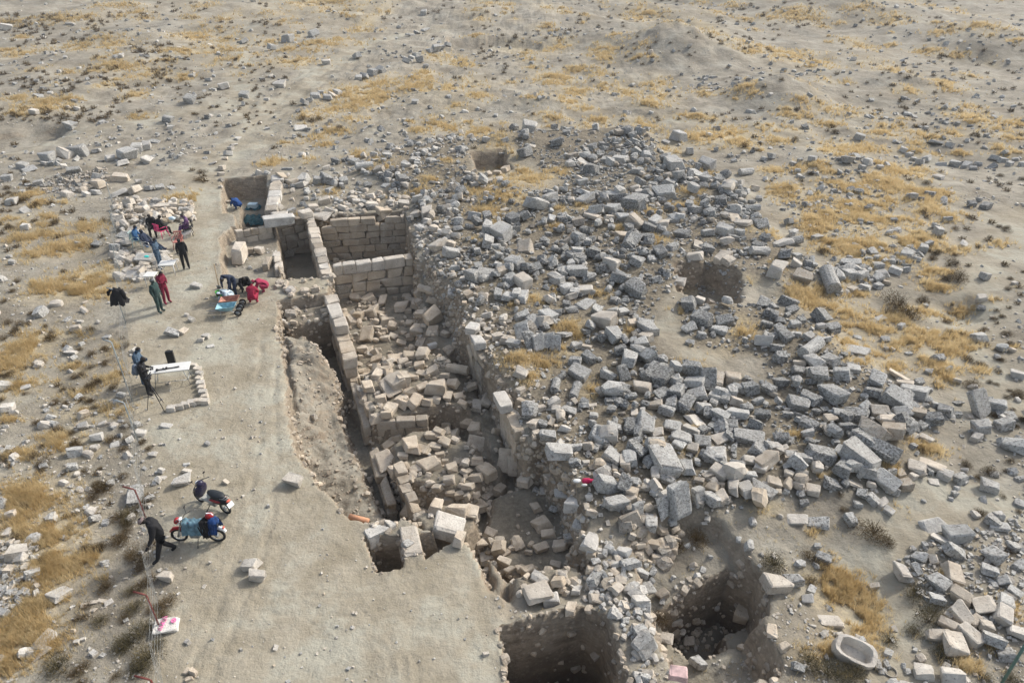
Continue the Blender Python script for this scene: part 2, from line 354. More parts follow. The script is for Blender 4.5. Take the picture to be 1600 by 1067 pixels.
# dry grass patches: pixel centre, radii in pixels, density
GRASS = """100 388 28 10 1;155 432 42 16 1;120 455 45 14 1;75 450 22 10 .7;40 545 40 22 .8;20 570 25 14 .8;45 775 48 26 1;75 835 45 30 1;25 830 30 30 .5;90 880 35 25 .9;60 900 35 25 .9;
50 945 38 20 .9;25 995 45 40 1;60 1010 30 25 .8;10 1040 20 25 .6;130 880 18 16 .5;150 870 10 14 .4;175 590 14 12 .5;175 545 14 9 .4;20 345 22 9 .5;40 350 20 8 .5;45 305 18 8 .6;60 318 16 7 .5;
30 152 22 6 .6;70 170 40 8 .7;80 160 35 8 .6;210 150 22 5 .6;220 148 18 5 .6;215 182 20 5 .5;15 35 30 6 .7;90 30 40 7 .6;130 28 30 6 .6;190 8 30 6 .7;130 70 40 8 .6;170 72 30 7 .6;170 60 30 6 .5;190 105 36 7 .8;180 100 20 8 .7;230 120 26 6 .6;260 95 20 6 .5;
290 80 45 6 .8;330 78 34 6 .7;310 55 30 7 .6;350 65 25 6 .6;345 48 22 5 .5;300 60 30 6 .6;360 77 20 5 .6;460 98 38 4 .9;500 66 36 5 .9;530 62 30 4 .7;560 48 24 4 .6;480 8 40 6 .8;520 4 30 5 .7;540 15 30 5 .6;320 10 22 5 .6;
215 20 24 5 .5;300 28 20 4 .5;545 150 35 10 .9;560 165 30 9 .9;520 172 22 7 .6;600 130 26 7 .6;590 155 30 9 .7;640 135 22 7 .5;685 90 25 6 .7;720 95 22 6 .5;735 135 24 7 .6;745 150 22 6 .6;700 200 30 6 .6;740 208 26 6 .6;520 205 24 7 .7;500 215 20 6 .6;
480 250 16 5 .4;430 252 18 5 .6;415 258 14 4 .4;560 245 18 6 .5;580 255 20 6 .5;600 262 18 6 .4;860 120 26 8 .8;880 125 22 6 .7;800 78 26 5 .6;850 80 22 5 .5;875 72 20 8 .8;940 80 24 9 .9;945 90 20 8 .7;890 148 24 6 .6;905 108 22 6 .6;
1010 22 34 8 .9;1000 28 24 6 .7;945 12 20 4 .5;1095 5 24 4 .4;960 55 25 5 .4;1230 22 42 9 .9;1260 28 30 7 .7;1200 76 36 7 .7;1170 80 25 6 .6;1240 92 36 7 .7;1275 98 24 5 .6;1340 12 30 6 .6;1395 33 30 6 .8;1525 40 34 8 .8;1450 80 26 7 .7;1500 88 24 6 .6;1480 130 24 6 .5;
1500 180 26 7 .6;1490 140 20 5 .5;1270 160 26 6 .6;1290 170 26 8 .6;1150 155 14 4 .6;1090 182 30 6 .9;1260 185 20 6 .5;1240 178 24 7 .5;1100 215 36 9 1;1140 210 34 9 1;1150 222 30 8 .8;1020 135 18 7 .6;1015 155 14 6 .5;1030 130 18 6 .5;980 148 26 6 .6;920 195 26 6 .6;940 188 24 5 .6;990 190 24 5 .5;1010 200 24 6 .6;
1500 240 20 6 .4;1560 232 16 6 .6;1590 240 14 5 .5;1310 232 26 6 .8;1340 232 30 6 .8;1250 205 18 5 .6;1430 225 14 5 .5;1470 245 16 4 .5;1410 270 32 8 .9;1380 282 34 8 .8;1360 278 20 6 .6;1310 290 30 8 .7;1350 300 34 8 .6;1230 295 24 8 .8;1215 302 20 8 .6;1245 310 26 8 .7;
1290 335 44 10 1;1330 340 34 10 .9;1270 345 34 8 .8;1280 358 28 10 .9;1360 320 34 8 .7;1380 310 26 8 .6;1350 355 30 8 .6;1340 300 20 6 .5;1330 392 30 9 1;1355 402 34 10 1;1375 398 24 8 .8;1410 378 40 9 .9;1440 368 26 8 .8;1430 350 26 7 .7;1480 340 26 7 .6;1500 338 24 6 .6;1460 385 22 7 .6;1490 390 22 6 .6;1560 380 20 4 .6;
1270 372 22 8 .5;1205 365 18 6 .5;1190 362 14 5 .5;1220 415 14 7 .4;1260 465 28 12 1;1245 460 18 8 .6;1320 482 16 9 .8;1275 480 22 8 .6;1370 518 36 9 .8;1400 500 24 8 .5;1440 520 30 8 .7;1450 425 20 8 .4;1470 450 24 6 .5;1500 492 24 5 .6;1420 535 28 9 .8;1400 548 26 9 .7;1350 545 24 8 .6;1395 575 22 8 .5;1340 565 18 6 .6;1460 570 24 8 .7;1480 590 18 8 .7;1510 540 24 6 .6;1580 545 20 6 .6;
1465 600 14 8 .6;1440 698 22 8 .7;1460 702 18 6 .5;1300 715 18 5 .7;1240 680 14 5 .7;1280 745 18 6 .6;1395 735 10 8 .7;1190 790 14 8 .6;1270 830 10 5 .5;1320 920 26 22 .9;1300 905 24 22 .8;1290 925 20 14 .8;1345 960 32 22 1;1330 975 28 18 .9;1350 940 24 14 .8;1310 1020 40 18 .6;1350 1010 20 18 .6;1400 800 18 6 .3;1490 1010 18 10 .5;
1510 1040 20 14 .5;1580 950 16 16 .5;1470 900 12 8 .4;1560 870 10 8 .5;870 355 18 5 .4;760 330 24 8 .5;800 310 30 10 .9;790 290 20 8 .7;780 262 18 8 .8;830 282 34 7 .7;870 270 24 6 .6;765 300 16 6 .6;820 268 18 6 .5;740 300 14 5 .5;800 240 14 5 .4;1080 300 18 8 .7;1060 320 30 9 .6;1095 265 20 6 .5;1050 240 24 6 .5;1130 285 12 5 .5;
965 358 20 6 .8;870 328 10 5 .6;905 322 12 4 .7;835 470 14 8 .8;890 510 20 8 .7;800 478 10 4 .6;870 455 10 6 .6;935 460 12 6 .5;815 560 34 10 .7;850 570 24 8 .6;830 590 22 8 .5;905 525 18 8 .5;880 545 20 8 .4;985 520 10 8 .7;1005 655 6 4 .4;1085 672 8 5 .6;1030 692 20 4 .7;1068 702 14 4 .6;925 610 8 14 .4;740 375 12 4 .3;780 350 14 8 .3;1020 375 18 6 .5;
1125 545 16 8 .5;1160 520 18 8 .6;1090 570 16 6 .4;1165 500 12 8 .6;1060 488 14 6 .4;1080 455 12 4 .5;960 415 10 4 .3;1010 330 20 6 .5;700 250 20 5 .5;670 280 20 6 .4;650 300 18 5 .4;620 310 16 5 .3;470 335 10 5 .3;500 285 16 5 .3;520 300 18 5 .3;1170 440 20 6 .5;270 310 14 8 .5;300 310 10 8 .5;240 320 10 4 .3;165 905 10 8 .3;230 830 12 8 .3;180 545 12 6 .4;1530 580 18 6 .4;1340 1040 30 12 .5;1550 1010 14 8 .4;760 265 12 6 .4;1440 560 20 8 .5"""
GR = [tuple(float(v) for v in q.split()) for q in GRASS.replace('\n', '').split(';') if q.strip()]
_g = random.Random(12)
for _poly, _n in (([(430,260),(470,170),(620,110),(760,90),(1000,60),(1060,150),(960,190),(700,220),(560,240)], 70), ([(1050,200),(1110,130),(1250,60),(1600,30),(1600,250),(1400,270),(1150,250)], 60), ([(0,10),(620,0),(600,60),(420,120),(250,130),(0,190)], 70), ([(1200,260),(1420,240),(1560,400),(1500,640),(1350,560),(1240,470),(1320,420),(1220,350)], 60), ([(700,0),(1600,0),(1600,50),(700,60)], 40), ([(0,250),(150,330),(190,640),(120,760),(0,740)], 26)):
    _P = np.array(_poly, float)
    while _n > 0:
        _x, _y = _g.uniform(_P[:, 0].min(), _P[:, 0].max()), _g.uniform(_P[:, 1].min(), _P[:, 1].max())
        if poly_sd(np.array([_x]), np.array([_y]), _P)[0] < 0:
            _w = _g.uniform(8, 28) * (.6 + _y / 600); GR.append((_x, _y, _w, _w * _g.uniform(.18, .30), _g.uniform(.4, .8))); _n -= 1
GW = [straw_patch(a, b_, c, d, e) + (e,) for a, b_, c, d, e in GR]
plat = smooth((.5 - poly_sd(X + wx, Y + wy, W_PLAT)) / 1.0)
path = np.zeros_like(Z)
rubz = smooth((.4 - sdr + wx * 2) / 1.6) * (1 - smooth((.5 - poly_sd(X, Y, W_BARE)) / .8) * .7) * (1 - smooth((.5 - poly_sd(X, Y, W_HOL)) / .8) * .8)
tr = smooth(-poly_sd(X, Y, W_TR) / .4)
slp = smooth(-poly_sd(X, Y, wpoly([(440,520),(530,560),(548,640),(575,720),(620,800),(560,820),(490,750),(440,640)], -.8)) / .3)
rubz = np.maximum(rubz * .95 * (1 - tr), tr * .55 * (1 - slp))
plat = plat * (1 - tr)
for pts, w in (([(330,330),(315,270),(400,215),(430,170),(500,115),(600,62),(700,40)], 2.0), ([(0,240),(150,200),(300,175),(420,160)], 1.8), ([(400,215),(370,110),(395,40),(420,0)], 1.6), ([(1600,800),(1480,780),(1400,830),(1380,900),(1400,1067)], 1.0), ([(1100,560),(1040,520),(1060,480)], 1.0), ([(1600,640),(1500,560),(1540,420),(1600,330)], 1.5), ([(1300,240),(1180,200),(1040,190)], 1.4)):
    P = wpoly(pts)
    d2 = np.full(Z.shape, 1e9)
    for (x0, y0), (x1, y1) in zip(P[:-1], P[1:]):
        ex, ey = x1 - x0, y1 - y0; t = np.clip(((X - x0) * ex + (Y - y0) * ey) / (ex * ex + ey * ey), 0, 1)
        d2 = np.minimum(d2, (X - x0 - t * ex + wx * 2) ** 2 + (Y - y0 - t * ey + wy * 2) ** 2)
    path = np.maximum(path, smooth(1.4 - np.sqrt(d2) / w))
pathm = path
straw *= (1 - .7 * path); plat = np.maximum(plat, path * .8)
ny, nx = Z.shape
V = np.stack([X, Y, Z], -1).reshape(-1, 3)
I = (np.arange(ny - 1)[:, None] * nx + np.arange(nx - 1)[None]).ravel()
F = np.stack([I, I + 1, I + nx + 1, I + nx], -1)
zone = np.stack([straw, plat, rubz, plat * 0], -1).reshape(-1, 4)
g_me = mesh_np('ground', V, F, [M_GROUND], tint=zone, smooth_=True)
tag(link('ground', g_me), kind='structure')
# ------------------------------------------------------------------ stones
def grid_cube(c):
    """surface of a cube on grid coordinates c: verts, quads"""
    k = len(c); idx = {}; V = []; F = []
    def vid(i, j, l):
        q = (i, j, l)
        if q not in idx: idx[q] = len(V); V.append((c[i], c[j], c[l]))
        return idx[q]
    for ax in range(3):
        for s in (0, k - 1):
            for a in range(k - 1):
                for b in range(k - 1):
                    q = []
                    for da, db in ((0, 0), (1, 0), (1, 1), (0, 1)):
                        p = [0, 0, 0]; p[ax] = s; p[(ax + 1) % 3] = a + da; p[(ax + 2) % 3] = b + db
                        q.append(vid(*p))
                    F.append(q if s else q[::-1])
    V = np.array(V, float); m = (np.abs(V) > .999).sum(1)
    for e in (2, 3):
        r = m == e
        V[r] = np.where(np.abs(V[r]) > .999, V[r] * (1 - .045 * (e - 1)), V[r])
    return V, np.array(F)
T_BIG = grid_cube([-1, -.80, .80, 1]); T_MID = grid_cube([-1, 0, 1]); T_SMALL = grid_cube([-1, 1])
def rot(yaw, tx, ty):
    cz, sz, cx, sx, cy, sy = np.cos(yaw), np.sin(yaw), np.cos(tx), np.sin(tx), np.cos(ty), np.sin(ty)
    n = len(yaw); A = np.zeros((n, 3, 3)); B = np.zeros((n, 3, 3)); C = np.zeros((n, 3, 3))
    A[:, 0, 0] = cz; A[:, 0, 1] = -sz; A[:, 1, 0] = sz; A[:, 1, 1] = cz; A[:, 2, 2] = 1
    B[:, 0, 0] = 1; B[:, 1, 1] = cx; B[:, 1, 2] = -sx; B[:, 2, 1] = sx; B[:, 2, 2] = cx
    C[:, 1, 1] = 1; C[:, 0, 0] = cy; C[:, 0, 2] = sy; C[:, 2, 0] = -sy; C[:, 2, 2] = cy
    return A @ B @ C
def stones(T, half, yaw, tx, ty, rnd, seed, chips=4, jit=.10):
    """local vertices (n, nv, 3) of n weathered stones; rnd 0 = squared block, 1 = boulder"""
    g = np.random.default_rng(seed); n = len(half); tv = T[0]
    v = np.repeat(tv[None], n, 0)
    u = v / np.linalg.norm(v, axis=2, keepdims=True) * 1.12
    r = np.asarray(rnd)[:, None, None]; v = v * (1 - r) + u * r
    co = g.normal(0, jit, (n, 2, 2, 2, 3)); co = np.clip(co, -2.2 * jit, 2.2 * jit)
    w = (np.clip(tv, -1, 1) + 1) / 2
    for i in (0, 1):
        for j in (0, 1):
            for k in (0, 1):
                q = np.abs(1 - i - w[:, 0]) * np.abs(1 - j - w[:, 1]) * np.abs(1 - k - w[:, 2])
                v += q[None, :, None] * co[:, i, j, k][:, None]
    for c in range(chips):
        d = g.normal(size=(n, 3)); cor = g.random(n) < .75
        d = np.where(cor[:, None], np.sign(d) * (.5 + g.random((n, 3))), d); d /= np.linalg.norm(d, axis=1, keepdims=True)
        t = np.where(cor, g.uniform(1.05, 1.65, n), g.uniform(.92, 1.25, n)) * (1 - .22 * np.asarray(rnd))
        e = np.maximum((v * d[:, None]).sum(2) - t[:, None], 0)
        v -= e[..., None] * d[:, None]
    v += g.normal(0, .036, v.shape)
    v *= np.asarray(half)[:, None]
    return np.einsum('nij,nvj->nvi', rot(np.asarray(yaw), np.asarray(tx), np.asarray(ty)), v)
def joined_stones(name, T, cen, half, yaw, tx, ty, rnd, tint, seed, label, cat, chips=3, jit=.16):
    lv = stones(T, half, yaw, tx, ty, rnd, seed, chips, jit) + cen[:, None]
    n, nv = lv.shape[:2]
    F = (T[1][None] + (np.arange(n) * nv)[:, None, None]).reshape(-1, 4)
    me = mesh_np(name, lv.reshape(-1, 3), F, [M_STONE], tint=np.repeat(tint, nv, 0))
    return tag(link(name, me), label, cat, kind='stuff')
TONE = {'d': ((.75, 1.0), (.30, .62), (0, .15)), 'g': ((.40, .75), (.55, .85), (0, .25)), 'p': ((.05, .25), (.60, .88), (.35, .75)),
        'b': ((.25, .55), (.35, .60), (.75, 1.0)), 'w': ((.05, .22), (.68, .88), (.15, .40)), 'k': ((.03, .12), (.85, .95), (1, 1)), 't': ((.0, .12), (.50, .75), (.75, 1.0)), 'e': ((.05, .2), (.30, .50), (.75, 1.0))}
def tone(c, g=random):
    return [g.uniform(*q) for q in TONE[c]]
